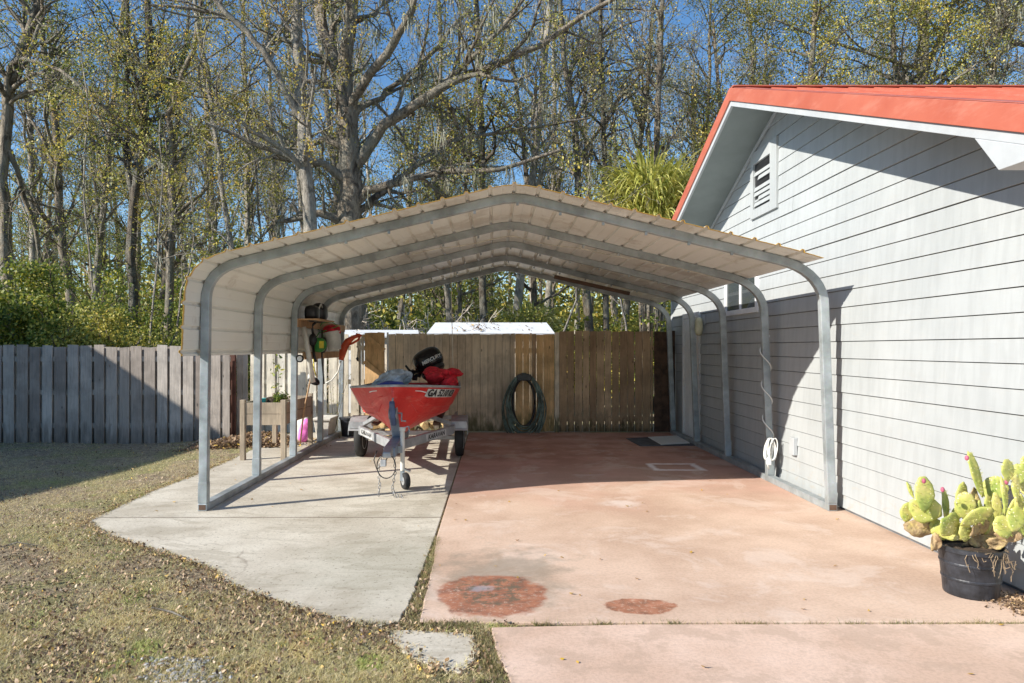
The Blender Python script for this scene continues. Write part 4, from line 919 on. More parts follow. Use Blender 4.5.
# trailer
tl = thing('boat_trailer', BX(0, 10, 0), 'galvanised boat trailer with swivel jack wheel carrying the red boat', 'trailer')
MB().bar(BX(.02, 7.62, .46), BX(0, 9.4, .47), .13, .11).build('tongue', M['tongue'], tl, bevel=.008)
MB().add([BX(x, y, z) for x, y, z in ((-.035, 7.45, .43), (.06, 7.45, .43), (.065, 7.66, .40), (-.045, 7.66, .40), (-.03, 7.45, .49), (.055, 7.45, .49), (.06, 7.66, .53), (-.04, 7.66, .53))], [(3, 2, 1, 0), (4, 5, 6, 7), (0, 1, 5, 4), (1, 2, 6, 5), (2, 3, 7, 6), (3, 0, 4, 7)]).build('coupler', M['alloy'], tl, bevel=.012)
for sgn in (-1, 1):
    MB().bar(BX(sgn * .06, 8.55, .42), BX(sgn * .64, 9.75, .46), .05, .115).bar(BX(sgn * .64, 9.75, .46), BX(sgn * .64, 12.0, .46), .05, .10).build('frame_rail', M['alloy'], tl, bevel=.006)
    MB().bar(BX(sgn * .60, 9.9, .53), BX(sgn * .30, 9.2, .72), .05, .05).build('bunk_bracket', M['alloy'], tl, bevel=.004)
    MB().bar(BX(sgn * .42, 9.6, .56), BX(sgn * .42, 11.9, .54), .09, .05).build('bunk', M['dark_wood'], tl, bevel=.01)
    # text on rail front face
    a = BX(sgn * .06, 8.55, .42); b = BX(sgn * .64, 9.75, .46); dd = (b - a).normalized(); 
    if sgn < 0: dd = -dd
    uu = (Vector((0, 0, 1)) - dd * dd.z).normalized(); ff = dd.cross(uu).normalized()
    if ff.y > 0: ff = -ff
    mid = a.lerp(b, .72 if sgn < 0 else .62) + ff * .027
    MB().box((-.27, -.001, -.042), (.27, .001, .042), Matrix((( dd.x, ff.x, uu.x, mid.x), (dd.y, ff.y, uu.y, mid.y), (dd.z, ff.z, uu.z, mid.z), (0, 0, 0, 1)))).build('name_strip', plain('strip_decal', (.55, .55, .54), .5), tl)
    tv, tf = textmesh('KARAVAN', .085, .15, .003)
    MB().add([mid + ff * .003 + dd * v[0] * 1.15 + uu * v[1] for v in tv], tf).build('name_text', M['black'], tl)
    # wheel
    X = Matrix.Translation(BX(sgn * .73, 10.4, .265)) @ Matrix.Rotation(-.03, 4, 'Z') @ Matrix.Rotation(math.pi / 2, 4, 'Y')
    wh = MB().lathe([(.15, -.05), (.21, -.062), (.25, -.056), (.265, -.04), (.268, 0), (.265, .04), (.25, .056), (.21, .062), (.15, .05)], 36, X).build('wheel', M['rubber'], tl, smooth=True)
    MB().lathe([(.0001, -.03), (.06, -.04), (.08, -.02), (.145, -.02), (.155, -.054), (.16, -.052), (.16, .052), (.155, .054), (.145, .02), (.08, .02), (.06, .04), (.0001, .03)], 28, X).build('rim', M['white'], wh, smooth=False)
    # fender arch
    mb = MB(); pr = []
    for k in range(9):
        a = math.radians(10 + 160 * k / 8); pr.append((10.4 - .36 * math.cos(a) * 1.05, .30 + .32 * math.sin(a) * .85))
    pr = [(10.0, .42), (10.05, .50), (10.2, .575), (10.4, .60), (10.6, .575), (10.75, .50), (10.8, .42)]
    vs = []
    for (yy, zz) in pr: vs += [BX(sgn * .73 - .12, yy, zz), BX(sgn * .73 + .12, yy, zz)]
    mb.add(vs, [(2 * k, 2 * k + 1, 2 * k + 3, 2 * k + 2) for k in range(len(pr) - 1)])
    mb.add([BX(sgn * .73 + sgn * .12, yy, zz) for yy, zz in pr] + [BX(sgn * .73 + sgn * .12, yy, zz - .06) for yy, zz in pr], [(k, k + 1, len(pr) + k + 1, len(pr) + k) for k in range(len(pr) - 1)])
    mb.build('fender', M['alloy'], tl, solid=.006)
    MB().bar(BX(sgn * .50, 10.02, .50), BX(sgn * .84, 10.02, .50), .03, .10).build('fender_bracket', M['alloy'], tl, bevel=.004)
MB().bar(BX(-.66, 10.4, .27), BX(.66, 10.4, .27), .05, .05).build('axle', M['alloy'], tl)
for yy in (9.75, 11.9): MB().bar(BX(-.64, yy, .42), BX(.64, yy, .42), .05, .06).build('crossbar', M['alloy'], tl)
# winch post
MB().bar(BX(0, 8.55, .50), BX(0, 8.12, .88), .10, .06).build('winch_post', M['tongue'], tl, bevel=.006)
MB().bar(BX(.0, 8.22, .70), BX(0, 8.02, .98), .06, .05).build('winch_strap', M['strap'], tl, bevel=.01)
MB().lathe([(.05, -.05), (.075, -.045), (.05, -.03), (.05, .03), (.075, .045), (.05, .05)], 16, Matrix.Translation(BX(0, 8.16, .84)) @ Matrix.Rotation(math.pi / 2, 4, 'Y')).build('winch_drum', M['alloy'], tl, smooth=False)
MB().tube([BX(.05, 8.16, .84), BX(.10, 8.16, .84), BX(.11, 8.05, .76), BX(.16, 8.05, .76)], .009, 6).build('winch_handle', M['galv'], tl, smooth=True)
# jack
jk = MB().tube([BX(.13, 7.95, .66), BX(.13, 7.95, .21)], .026, 12).tube([BX(.13, 7.95, .66), BX(.13, 7.95, .70)], .035, 12).build('jack', M['dirtywhite'], tl, smooth=False)
MB().bar(BX(.05, 7.95, .45), BX(.13, 7.95, .45), .07, .08).tube([BX(.13, 7.95, .69), BX(.20, 7.95, .71), BX(.21, 7.93, .64)], .009, 6).build('jack_crank', M['galv'], jk)
JW = Matrix.Translation(BX(.165, 7.92, .095)) @ Matrix.Rotation(.5, 4, 'Z') @ Matrix.Rotation(math.pi / 2, 4, 'Y')
MB().lathe([(.04, -.03), (.085, -.03), (.096, -.015), (.096, .015), (.085, .03), (.04, .03)], 26, JW).build('jack_wheel', M['rubber'], jk, smooth=True)
MB().lathe([(.0001, -.036), (.045, -.032), (.045, .032), (.0001, .036)], 20, JW).build('jack_hub', M['alloy'], jk)
MB().bar(BX(.13, 7.95, .22), BX(.13, 7.90, .10), .05, .012).bar(BX(.14, 7.95, .23), BX(.22, 7.95, .20), .09, .012).build('jack_fork', M['galv'], jk)
# safety chains
mb = MB(); r_ = random.Random(3)
def chain(pts):
    for i in range(len(pts) - 1):
        a, b = Vector(pts[i]), Vector(pts[i + 1]); k = max(1, int((b - a).length / .035))
        for j in range(k):
            c = a.lerp(b, (j + .5) / k); rot = Euler((r_.uniform(-.3, .3), r_.uniform(-.3, .3), (j % 2) * 1.57 + r_.uniform(-.3, .3))).to_matrix()
            mb.tube([c + rot @ Vector((.012 * math.cos(q), 0, .024 * math.sin(q))) for q in [w_ * math.pi / 4 for w_ in range(9)]], .0042, 5, False)
chain([BX(-.05, 7.62, .42), BX(-.09, 7.55, .30), BX(-.075, 7.55, .12), BX(-.08, 7.5, .012)])
mb.build('safety_chain', M['chain'], tl, smooth=True); mb = MB()
chain([BX(.07, 7.62, .42), BX(.09, 7.58, .26), BX(.06, 7.55, .08), BX(.10, 7.48, .012), BX(.20, 7.45, .012)])
mb.build('safety_chain', M['chain'], tl, smooth=True)
MB().tube([BX(.0 + .10 * math.cos(a), 7.52, .33 + .13 * math.sin(a)) for a in [k * math.pi / 12 for k in range(25)]], .006, 6).tube([BX(-.10, 7.52, .5), BX(-.13, 7.5, .4), BX(-.10, 7.5, .3), BX(-.02, 7.52, .36), BX(.02, 7.52, .44)], .006, 6).build('wiring_loop', M['black'], tl, smooth=True)
MB().box((BX(-.06, 7.5, 0).x, 7.48, .33), (BX(-.0, 7.5, 0).x, 7.55, .40)).build('hitch_latch', M['alloy'], tl, bevel=.006)
# firewood logs behind the trailer
fr2 = random.Random(14); wl = ['first', 'second', 'third', 'fourth', 'fifth', 'sixth', 'seventh', 'eighth', 'ninth', 'tenth', 'eleventh', 'twelfth', 'thirteenth', 'fourteenth']
for i in range(14):
    x = -2.12 + i * .118; z = .07 + (.12 if i % 2 else 0) + (.11 if i % 5 == 3 else 0); n_ = fr2.choice([3, 4, 5]); r = fr2.uniform(.06, .085)
    m = Matrix.Translation((x, 12.9 + fr2.uniform(-.08, .08), z)) @ Euler((0, fr2.uniform(0, 3), fr2.uniform(-.7, .7))).to_matrix().to_4x4() @ Matrix.Rotation(math.pi / 2, 4, 'X')
    tagp(MB().lathe([(r, -.2), (r * 1.1, .0), (r * .95, .2)], n_, m).build('firewood_log', M['log_wood'] if i % 3 else M['bark_dark'], bevel=.006), f'split firewood piece behind the trailer, {wl[i]} from the left', 'log', 'split firewood piled behind the boat trailer')

# ------------------------------------------------------------------ cactus in pot
pc = thing('potted_cactus', (3.10, 4.55, 0), 'prickly pear cactus with pink fruit in a black nursery pot beside the house wall', 'cactus')
cx_, cy_ = 3.105, 4.57
MB().lathe([(r9 * .92, z9) for r9, z9 in [(.165, .0), (.17, .01), (.178, .10), (.184, .105), (.184, .115), (.181, .12), (.190, .20), (.196, .205), (.196, .215), (.193, .22), (.203, .285), (.214, .288), (.214, .315), (.202, .318), (.198, .28), (.19, .27)]], 40, Matrix.Translation((cx_, cy_, .0))).build('pot', M['pot'], pc, smooth=False)
MB().ell((cx_, cy_, .265), (.174, .174, .04), nu=20, jit=.08).build('potting_soil', M['soil'], pc, smooth=True)
pads = [(178, 275, 45, 65, 0, 0), (245, 205, 70, 110, 5, 0), (245, 265, 100, 85, 20, 0), (190, 190, 15, 55, -20, 0), (235, 335, 120, 55, 0, 1), (325, 250, 28, 110, 0, 0), (385, 220, 50, 100, 10, 0),
        (370, 275, 40, 100, 25, 0), (440, 290, 55, 110, 60, 0), (350, 345, 110, 60, 0, 0), (440, 130, 45, 150, -14, 0), (430, 230, 50, 80, 20, 1), (450, 330, 100, 60, -20, 1), (485, 260, 35, 90, -5, 0), (510, 185, 70, 80, 30, 0), (400, 250, 60, 90, -8, 0), (480, 310, 60, 80, 15, 0), (545, 330, 70, 70, -20, 0), (590, 300, 60, 80, 25, 0), (330, 330, 80, 60, 40, 0), (640, 110, 60, 80, -10, 0),
        (560, 115, 60, 70, 0, 0), (600, 130, 55, 70, 20, 0), (548, 210, 35, 120, 0, 0), (590, 180, 40, 90, 0, 0), (520, 260, 35, 110, -15, 0), (570, 280, 35, 120, 10, 0), (500, 350, 90, 60, 10, 1), (605, 250, 40, 80, 0, 0),
        (560, 360, 70, 50, 0, 1), (625, 340, 60, 50, 0, 0), (660, 160, 60, 90, 12, 0), (650, 250, 45, 100, 10, 0), (350, 310, 70, 60, 30, 0), (400, 350, 60, 60, 0, 0), (300, 340, 50, 70, -30, 0), (470, 390, 90, 50, 0, 1), (520, 390, 60, 40, 0, 1), (415, 395, 60, 40, 10, 1), (285, 390, 40, 60, 10, 1),
        (455, 275, 35, 80, -10, 0), (530, 300, 50, 70, 20, 0)]
r_ = random.Random(6)
for i, (a, b, w_, h_, tilt, kd) in enumerate(pads):
    px = 860 + a / 3.79; py = 440 + b / 3.79; Yp = 4.57 + r_.uniform(-.13, .10) - (.2 if px > 1000 else 0); c = P(px, py, Yp); c.x = min(c.x, 3.37); s = Yp / F / 3.79
    m = (Matrix.Rotation(math.radians(tilt), 3, 'Y') @ Matrix.Rotation(math.radians(r_.uniform(-12, 12)), 3, 'X') @ Matrix.Rotation(r_.uniform(-.5, .5), 3, 'Z'))
    rx = max(w_ / 2 * s, .012) * (1.26 if w_ > 40 else 1.0); rz = h_ / 2 * s * 1.2
    mb = MB(); rg = random.Random(i); NA_, NR_ = 30, 6; pv = []; ph1, ph2 = rg.uniform(0, 6), rg.uniform(0, 6); bend = rg.uniform(-.12, .12)
    for side in (1, -1):
        for j in range(NR_ + 1):
            rho = j / NR_
            for k in range(NA_):
                a_ = 2 * math.pi * k / NA_; sc_ = 1 + (.03 * math.cos(9 * a_ + ph1) + .03 * math.sin(2 * a_ + ph2)) * rho + (rg.uniform(-.04, .04) * rho + .08 * math.sin(3 * a_ + ph2) * rho if kd else 0)
                x_ = rho * math.cos(a_) * rx * sc_; z_ = rho * math.sin(a_) * rz * sc_; x_ *= 1 - .30 * max(0, -math.sin(a_)) * rho
                th = (.0075 if not kd else .006) * (max(0, 1 - rho ** 3)) ** .5 + .0015
                y_ = side * th + bend * (z_ * z_) / max(rz, .01) + (.014 * math.sin(2 * a_ + ph1 + 3 * rho) * rho + rg.uniform(-.0015, .0015) if kd else .002 * math.sin(a_ * 3 + ph2) * rho)
                pv.append(c + m @ Vector((x_, y_, z_)))
    n1 = (NR_ + 1) * NA_; fs_ = []
    for o_ in (0, n1):
        fs_ += [(o_ + j * NA_ + k, o_ + j * NA_ + (k + 1) % NA_, o_ + (j + 1) * NA_ + (k + 1) % NA_, o_ + (j + 1) * NA_ + k) for j in range(NR_) for k in range(NA_)]
    fs_ += [(NR_ * NA_ + k, NR_ * NA_ + (k + 1) % NA_, n1 + NR_ * NA_ + (k + 1) % NA_, n1 + NR_ * NA_ + k) for k in range(NA_)]
    mb.add(pv, fs_)
    if not kd:
        for q_ in range(int(14 + w_ * h_ / 260)):
            ra, aa = math.sqrt(rg.random()) * .97, rg.uniform(0, 6.28); sd_ = rg.choice((1, 1, -1)); b0_ = Vector((ra * math.cos(aa) * rx * (1 - .3 * max(0, -math.sin(aa))), -.007 * math.sqrt(1 - ra ** 2) * sd_, ra * math.sin(aa) * rz))
            for z9 in range(2):
                e0_ = b0_ + Vector((rg.uniform(-.012, .012), -.014 * sd_, rg.uniform(-.010, .014))); mb.tube([c + m @ b0_, c + m @ e0_], [.0016, .0005], 3, False)
    mb.build('withered_pad' if kd else 'pad', M['withered'] if kd else M['cactus'], pc, smooth=True)
for a, b in ((405, 68), (242, 155), (313, 188), (555, 160)):
    c = P(860 + a / 3.79, 440 + b / 3.79, 4.42); c.x = min(c.x, 3.36); MB().ell(c, (.012, .012, .017)).build('fruit', M['fruit'], pc, smooth=True)
mb = MB()
for i in range(22):
    a = r_.uniform(-1.3, .7); th = -math.pi / 2 + a + .5; R0 = .19; p = Vector((cx_ + R0 * math.cos(th), cy_ + R0 * math.sin(th), .31)); pts = [p]
    for k in range(5): p = p + Vector((r_.uniform(-.02, .025), r_.uniform(-.015, .004), r_.uniform(-.05, .015))); pts.append(p)
    mb.tube(pts, .0022, 4)
mb.build('dry_roots', plain('dry_root', (.26, .19, .12), .9), pc)
n = 900; a = rng.normal(3.28, .09, n); b = rng.normal(4.35, .12, n); k = a < 3.41
V, Fa = leafquads(a[k], b[k], rng.uniform(.003, .02, n)[k], .008, .03, rng)
tagp(npmesh('dry_debris', V, [Fa], M['litter']), 'dry brown plant debris on the ground round the cactus pot', 'debris', kind='stuff')

# ------------------------------------------------------------------ sheds behind the fence
def shed(name, x0, x1, y0, y1, ze, zr_, lab):
    t = thing(name, ((x0 + x1) / 2, (y0 + y1) / 2, 0), lab, 'shed'); ym = (y0 + y1) / 2
    MB().add([(x0, y0, ze), (x1, y0, ze), (x1 - .12, ym, zr_), (x0 + .12, ym, zr_), (x1, y1, ze), (x0, y1, ze)], [(0, 1, 2, 3), (3, 2, 4, 5)]).build('roof', M['shed_roof'], t, solid=.04)
    MB().box((x0 + .12, y0 + .12, -.2), (x1 - .12, y1 - .12, ze - .03)).build('wall', M['tan_wood'], t)
    MB().box((x0 + .4, y0 + .10, 0), (x0 + 1.2, y0 + .118, 1.75)).build('door', M['white'], t)
shed('garden_shed', -1.62, 1.42, 16.6, 18.6, 1.93, 2.22, 'garden shed with white metal roof just beyond the tan fence')
shed('low_shed', -4.0, -1.75, 16.2, 17.8, 1.86, 2.02, 'low white roofed shed beyond the gate and cream fence')

n = 90; a = np.concatenate([rng.uniform(-1.5, 1.3, 30), rng.normal(-.35, .2, n - 30)]); b = rng.uniform(16.7, 17.5, n)
V, Fa = leafquads(a, b, 1.975 + (b - 16.6) * .29, .03, .09, rng, .5)
tagp(npmesh('roof_leaves', V, [Fa], M['litter']), 'brown leaves lying on the white shed roof', 'leaves', kind='stuff')
# ------------------------------------------------------------------ trees
class Tree:
    def __init__(s, seed): s.kmin = .007; s.r = random.Random(seed); s.rg = np.random.default_rng(seed); s.V = []; s.Fq = []; s.n = 0; s.leaf = []; s.moss = []
    def tube(s, pts, rs):
        P_ = np.array(pts); R_ = np.array(rs); m = len(P_); r0 = R_[0]; k = 9 if r0 > .12 else 6 if r0 > .04 else 3
        d = np.gradient(P_, axis=0); d /= np.linalg.norm(d, axis=1)[:, None] + 1e-9
        ref = np.array([1., 0, 0]) if abs(d[0][0]) < .8 else np.array([0, 1., 0])
        a = np.cross(d, ref); a /= np.linalg.norm(a, axis=1)[:, None] + 1e-9; b = np.cross(d, a)
        th = np.arange(k) * 2 * np.pi / k; rr_ = R_[:, None] * (1 + (s.rg.uniform(-.12, .12, (m, k)) if r0 > .05 else 0))
        V = P_[:, None] + (a[:, None] * np.cos(th)[None, :, None] + b[:, None] * np.sin(th)[None, :, None]) * rr_[:, :, None]
        i, j = np.meshgrid(np.arange(m - 1), np.arange(k), indexing='ij'); q = s.n + np.stack([i * k + j, i * k + (j + 1) % k, (i + 1) * k + (j + 1) % k, (i + 1) * k + j], -1).reshape(-1, 4)
        s.V.append(V.reshape(-1, 3)); s.Fq.append(q); s.n += m * k
    def branch(s, p, d, L, r, lvl, cfg):
        rr_ = s.r; n = max(3, int(L / cfg.get('seg', .5)) + 2) if lvl < 3 else 4
        pts = [Vector(p)]; dd = Vector(d).normalized(); w_ = cfg.get('wander', .22) * (1 + .4 * lvl)
        for i in range(n):
            dd = (dd + Vector((rr_.gauss(0, w_), rr_.gauss(0, w_), rr_.gauss(0, w_) + cfg.get('up', .06))) * .6).normalized(); pts.append(pts[-1] + dd * L / n)
        s.poly(pts, r, lvl, cfg, r * .35)
    def poly(s, pts, r, lvl, cfg, rend=None, kids=None, t0=.25):
        rend = r * .4 if rend is None else rend; n = len(pts) - 1; rs = [r + (rend - r) * i / n for i in range(n + 1)]; s.tube(pts, rs)
        L = sum((Vector(pts[i + 1]) - Vector(pts[i])).length for i in range(n)); mx = cfg.get('levels', 3)
        if cfg.get('moss', 0) and .02 < r < .25:
            for _ in range(int(L * cfg['moss'])):
                t_ = s.r.uniform(.2, 1) * n; i = min(n - 1, int(t_)); s.moss.append((Vector(pts[i]).lerp(Vector(pts[i + 1]), t_ - i), s.r.uniform(.25, cfg.get('mosslen', .9))))
        if lvl >= mx:
            k = cfg.get('leaves', 8)
            for _ in range(k if s.r.random() < cfg.get('leafy', 1.) else 0):
                t_ = s.r.uniform(.15, 1.05) * n; i = min(n - 1, int(t_)); q = Vector(pts[i]).lerp(Vector(pts[i + 1]), t_ - i); sp_ = cfg.get('sp', .16)
                s.leaf.append((q.x + s.r.gauss(0, sp_), q.y + s.r.gauss(0, sp_), q.z + s.r.gauss(0, sp_)))
            return
        dens = cfg['dens'][lvl]; k = kids if kids is not None else max(2, int(L * dens + .5))
        for _ in range(k):
            t_ = s.r.uniform(t0, 1.) * n; i = min(n - 1, int(t_)); q = Vector(pts[i]).lerp(Vector(pts[i + 1]), t_ - i); dd = (Vector(pts[i + 1]) - Vector(pts[i])).normalized()
            ax = Vector((s.r.gauss(0, 1), s.r.gauss(0, 1), s.r.gauss(0, .6))).normalized(); pr = (ax - dd * ax.dot(dd)).normalized(); an = math.radians(s.r.uniform(*cfg.get('ang', (30, 75))))
            nd = dd * math.cos(an) + pr * math.sin(an); rl = rs[i] * s.r.uniform(.35, .65)
            base_len = cfg['len'][lvl]; ll = base_len * s.r.uniform(.6, 1.25) * (1.15 - .5 * t_ / n)
            s.branch(q, nd, ll, max(rl if lvl > 0 else min(rl, .14), s.kmin), lvl + 1, cfg)
    def finish(s, root, barkm, leafm, lsize):
        npmesh('trunk', np.concatenate(s.V), [np.concatenate(s.Fq)], barkm, root, True)
        if s.leaf:
            C = np.array(s.leaf); V, Fa = leafquads4(C, lsize, s.rg); npmesh('crown', V, [Fa], leafm, root)
        if s.moss:
            Vm = []
            for p, l in s.moss:
                for k in range(14):
                    a = s.r.uniform(0, 6.28); w_ = s.r.uniform(.006, .014); ll = l * s.r.uniform(.4, 1.); ox, oy = s.r.gauss(0, .07), s.r.gauss(0, .07)
                    dx, dy = math.cos(a) * w_, math.sin(a) * w_; b = p + Vector((ox, oy, .02)); e = b + Vector((s.r.gauss(0, .05), s.r.gauss(0, .05), -ll)); m = b.lerp(e, .5) + Vector((s.r.gauss(0, .03), s.r.gauss(0, .03), 0))
                    Vm += [(b.x - dx, b.y - dy, b.z), (b.x + dx, b.y + dy, b.z), (m.x + dx, m.y + dy, m.z), (m.x - dx, m.y - dy, m.z), (e.x, e.y, e.z)]
            n = len(Vm) // 5; q = np.arange(n)[:, None] * 5
            npmesh('hanging_moss', np.array(Vm), [q + np.array([0, 1, 2, 3]), q + np.array([3, 2, 4])], M['moss'], root)['kind'] = 'stuff'
def leafquads4(C, size, rg, asp=.6):
    n = len(C); s_ = (rg.uniform(size[0], size[1], n))[:, None]; u = rg.normal(size=(n, 3)); u /= np.linalg.norm(u, axis=1)[:, None]
    w_ = np.cross(u, rg.normal(size=(n, 3))); w_ /= np.linalg.norm(w_, axis=1)[:, None]
    V = np.empty((n, 4, 3)); V[:, 0] = C - u * s_ * .5; V[:, 1] = C - w_ * s_ * asp * .5; V[:, 2] = C + u * s_ * .5; V[:, 3] = C + w_ * s_ * asp * .5
    return V.reshape(-1, 3), np.arange(4 * n).reshape(n, 4)
def copy_tree(o, loc, rz, s):
    c = o.copy(); COL.objects.link(c); c.location = loc; c.rotation_euler = (0, 0, rz); c.scale = (s, s, s)
    for ch in list(o.children):
        d = ch.copy(); COL.objects.link(d); d.parent = c
    return c
def pxline(pts, Y, dY=0): # pixel polyline -> world, depth varying
    n = len(pts) - 1; out = [P(a, b, Y + dY * i / max(n, 1)) for i, (a, b) in enumerate(pts)]
    res = []
    for i in range(n):
        for k in range(3): res.append(out[i].lerp(out[i + 1], k / 3) + Vector((RN.gauss(0, .03), RN.gauss(0, .03), 0)))
    res.append(out[-1]); return res
# --- hero trees
cfgO = dict(levels=3, dens=[1.4, 2.5, 3.6], len=[2.4, 1.2, .6], wander=.26, up=.05, leaves=20, sp=.11, leafy=.55, moss=.9, mosslen=.9, seg=.35)
HERO = []
def hero(name, Y, lines, label, cat, cfg, barkm, leafm, lsize, seed, kids0=None):
    base = P(lines[0][0][0][0], CY, Y); root = thing(name, (base.x, Y, -.1), label, cat); T = Tree(seed)
    for i, (pts, w0, w1, dY) in enumerate(lines):
        L = pxline(pts, Y if i == 0 else Y + lines[i][4] if len(lines[i]) > 4 else Y, dY)
        if i == 0: L = [Vector((L[0].x, L[0].y, -.2))] + L
        T.poly(L, w0 * .76 * Y / F / 2, 0, cfg, w1 * .76 * Y / F / 2, kids=(kids0 * 2 if i == 0 and kids0 else None), t0=(.4 if i == 0 else .15))
    T.finish(root, barkm, leafm, lsize); return root
def lines(*a): return [x if len(x) > 3 else (*x, 0) for x in a]
hero('oak_tree', 19, lines(([(350, 348), (352, 230), (349, 170), (348, 110)], 36, 26, 0), ([(349, 115), (338, 70), (322, 30), (318, -20)], 20, 14, 2), ([(348, 120), (346, 60), (352, 0), (356, -60)], 20, 12, 1),
     ([(352, 112), (368, 75), (395, 45), (412, 10), (420, -40)], 13, 7, -2), ([(353, 112), (380, 98), (405, 78), (440, 45), (470, 10)], 9, 5, 1.5), ([(356, 165), (385, 125), (440, 88), (480, 70), (540, 45), (600, 5), (640, -15)], 15, 4, -1.5),
     ([(355, 205), (368, 190), (400, 182), (440, 172), (500, 170), (560, 150)], 13, 4, -1), ([(356, 215), (372, 200), (410, 170), (450, 140), (520, 130), (590, 118)], 11, 3, 1.5), ([(440, 88), (470, 60), (500, 30), (530, -10)], 9, 5, 0), ([(350, 150), (325, 140), (300, 150), (270, 130), (240, 100)], 9, 3, 1)),
     'massive spreading oak with long moss hung limbs above the carport roof', 'tree', cfgO, M['bark'], M['leaf_olive'], (.04, .08), 31, 3)
cfgS = dict(levels=3, dens=[1.3, 2.5, 3.6], len=[2.6, 1.3, .6], wander=.22, up=.08, leaves=26, sp=.10, leafy=.6, moss=.35, mosslen=.7, seg=.4)
hero('sweetgum_tree', 17.5, lines(([(314, 348), (311, 250), (305, 170), (301, 100), (298, 40), (294, -60)], 20, 13, 0), ([(300, 115), (290, 100), (270, 60), (245, 30), (215, 0), (190, -30)], 10, 6, -1), ([(245, 30), (225, 15), (190, 8), (150, 5)], 6, 3, -1)),
     'tall pale trunked tree with sawn off limb stubs left of the big oak', 'tree', cfgS, M['bark_pale'], M['leaf_yellow'], (.04, .075), 32, 8)
hero('leaning_tree', 20, lines(([(14, 348), (6, 260), (4, 180), (6, 110), (12, 70), (28, 35), (40, 0), (55, -50)], 17, 9, 0), ([(5, 110), (10, 65), (25, 58), (60, 70), (90, 95), (110, 140)], 7, 3, -1.5), ([(28, 35), (10, 8), (-20, 15)], 6, 3, 0), ([(8, 150), (20, 180), (35, 230), (50, 300)], 7, 5, 1)),
     'leaning grey tree at the far left edge of the picture', 'tree', cfgS, M['bark'], M['leaf_green'], (.04, .08), 33, 10)
hero('dark_trunk_tree', 21, lines(([(135, 348), (131, 260), (136, 180), (142, 110), (148, 60), (147, -40)], 13, 8, 0), ([(134, 200), (126, 150), (126, 90), (128, 20), (124, -40)], 8, 5, 1.)),
     'tall dark trunk with ivy standing just above the grey fence', 'tree', cfgS, M['bark_dark'], M['leaf_green'], (.04, .08), 34, 14)
hero('forked_tree', 19, lines(([(168, 348), (170, 260), (172, 190), (172, 150)], 11, 9, 0), ([(172, 155), (170, 115), (178, 85), (192, 50), (202, 0), (206, -40)], 8, 5, -1), ([(172, 150), (188, 132), (210, 115), (232, 95), (260, 80)], 5, 2.5, 1), ([(171, 180), (155, 150), (140, 140), (120, 120), (98, 102), (80, 80)], 5, 2.5, -1)),
     'slender grey tree that forks in mid height right of the dark trunk', 'tree', cfgS, M['bark'], M['leaf_yellow'], (.04, .08), 35, 5)
hero('birch_like_tree', 18, lines(([(238, 348), (232, 250), (222, 180), (214, 120), (206, 70), (196, 10), (188, -50)], 8, 5, 0), ([(232, 250), (216, 228), (205, 210)], 3.5, 1.5, 0), ([(230, 225), (240, 200), (246, 180)], 3, 1.5, 0)),
     'slim white barked tree leaning left behind the carport side', 'tree', cfgS, M['bark_pale'], M['leaf_olive'], (.04, .075), 36, 12)
hero('pale_trunk_tree', 27, lines(([(926, 348), (924, 200), (922, 90), (924, 30), (920, -60)], 15, 11, 0), ([(923, 70), (890, 60), (850, 48), (800, 30), (770, 18)], 6, 2.5, -1), ([(924, 75), (940, 40), (950, 10), (965, -30)], 8, 5, 1), ([(1030, 45), (1010, 42), (995, 30), (985, 5)], 8, 5, 0)),
     'pale trunked tree rising behind the red roof near the right edge', 'tree', dict(cfgS, dens=[1.6, 2.4, 3.4], leafy=.95, len=[3., 1.6, .8], sp=.22, leaves=34), M['bark_pale'], M['leaf_olive'], (.06, .11), 37, 10)
hero('straight_tree', 26, lines(([(606, 348), (605, 200), (603, 100), (598, -50)], 9, 5, 0), ([(604, 130), (620, 100), (640, 75), (650, 40)], 4, 2, 0), ([(604, 170), (585, 140), (570, 110), (555, 70)], 4, 2, 0)),
     'straight dark thin trunk above the peak of the house and carport', 'tree', dict(cfgS, leafy=.35, dens=[1.2, 2.2, 3.4], len=[3., 1.6, .8]), M['bark_dark'], M['leaf_pale'], (.06, .12), 38, 12)
hero('mid_trunk_tree', 24, lines(([(484, 348), (483, 260), (480, 150), (478, 60), (476, -40)], 11, 7, 0), ([(535, 348), (534, 290), (530, 200), (520, 120), (512, 60)], 9, 5, 0)),
     'pair of dark upright trunks seen under the carport roof above the white shed', 'tree', dict(cfgS, leafy=.4), M['bark_dark'], M['leaf_olive'], (.05, .11), 39, 10)

for i, (l, Yh, lb) in enumerate([([(150, 348), (156, 260), (162, 190), (160, 120)], 17, 'thin pale sapling just right of the dark trunk above the grey fence'), ([(176, 348), (184, 290), (196, 240), (190, 180)], 18, 'thin pale sapling bending right near the carport corner'),
      ([(98, 348), (92, 280), (84, 200), (88, 120), (80, 40)], 18, 'slim leaning trunk behind the left bushes'), ([(268, 348), (262, 240), (255, 150), (240, 60)], 20, 'slim trunk left of the pale tall tree behind the carport'),
      ([(560, 348), (575, 300), (583, 240), (590, 160)], 18, 'thin pale sapling seen under the carport right of the shed'), ([(632, 348), (622, 310), (612, 260), (606, 200)], 17.5, 'thin pale sapling leaning left beyond the brown fence')]):
    hero('sapling', Yh, lines((l, 4, 2, 0)), lb, 'tree', dict(cfgS, leafy=.35, dens=[1.6, 2.2, 3.2], len=[1.5, .9, .5]), M['bark_pale'], M['leaf_olive'], (.05, .10), 140 + i, 6)
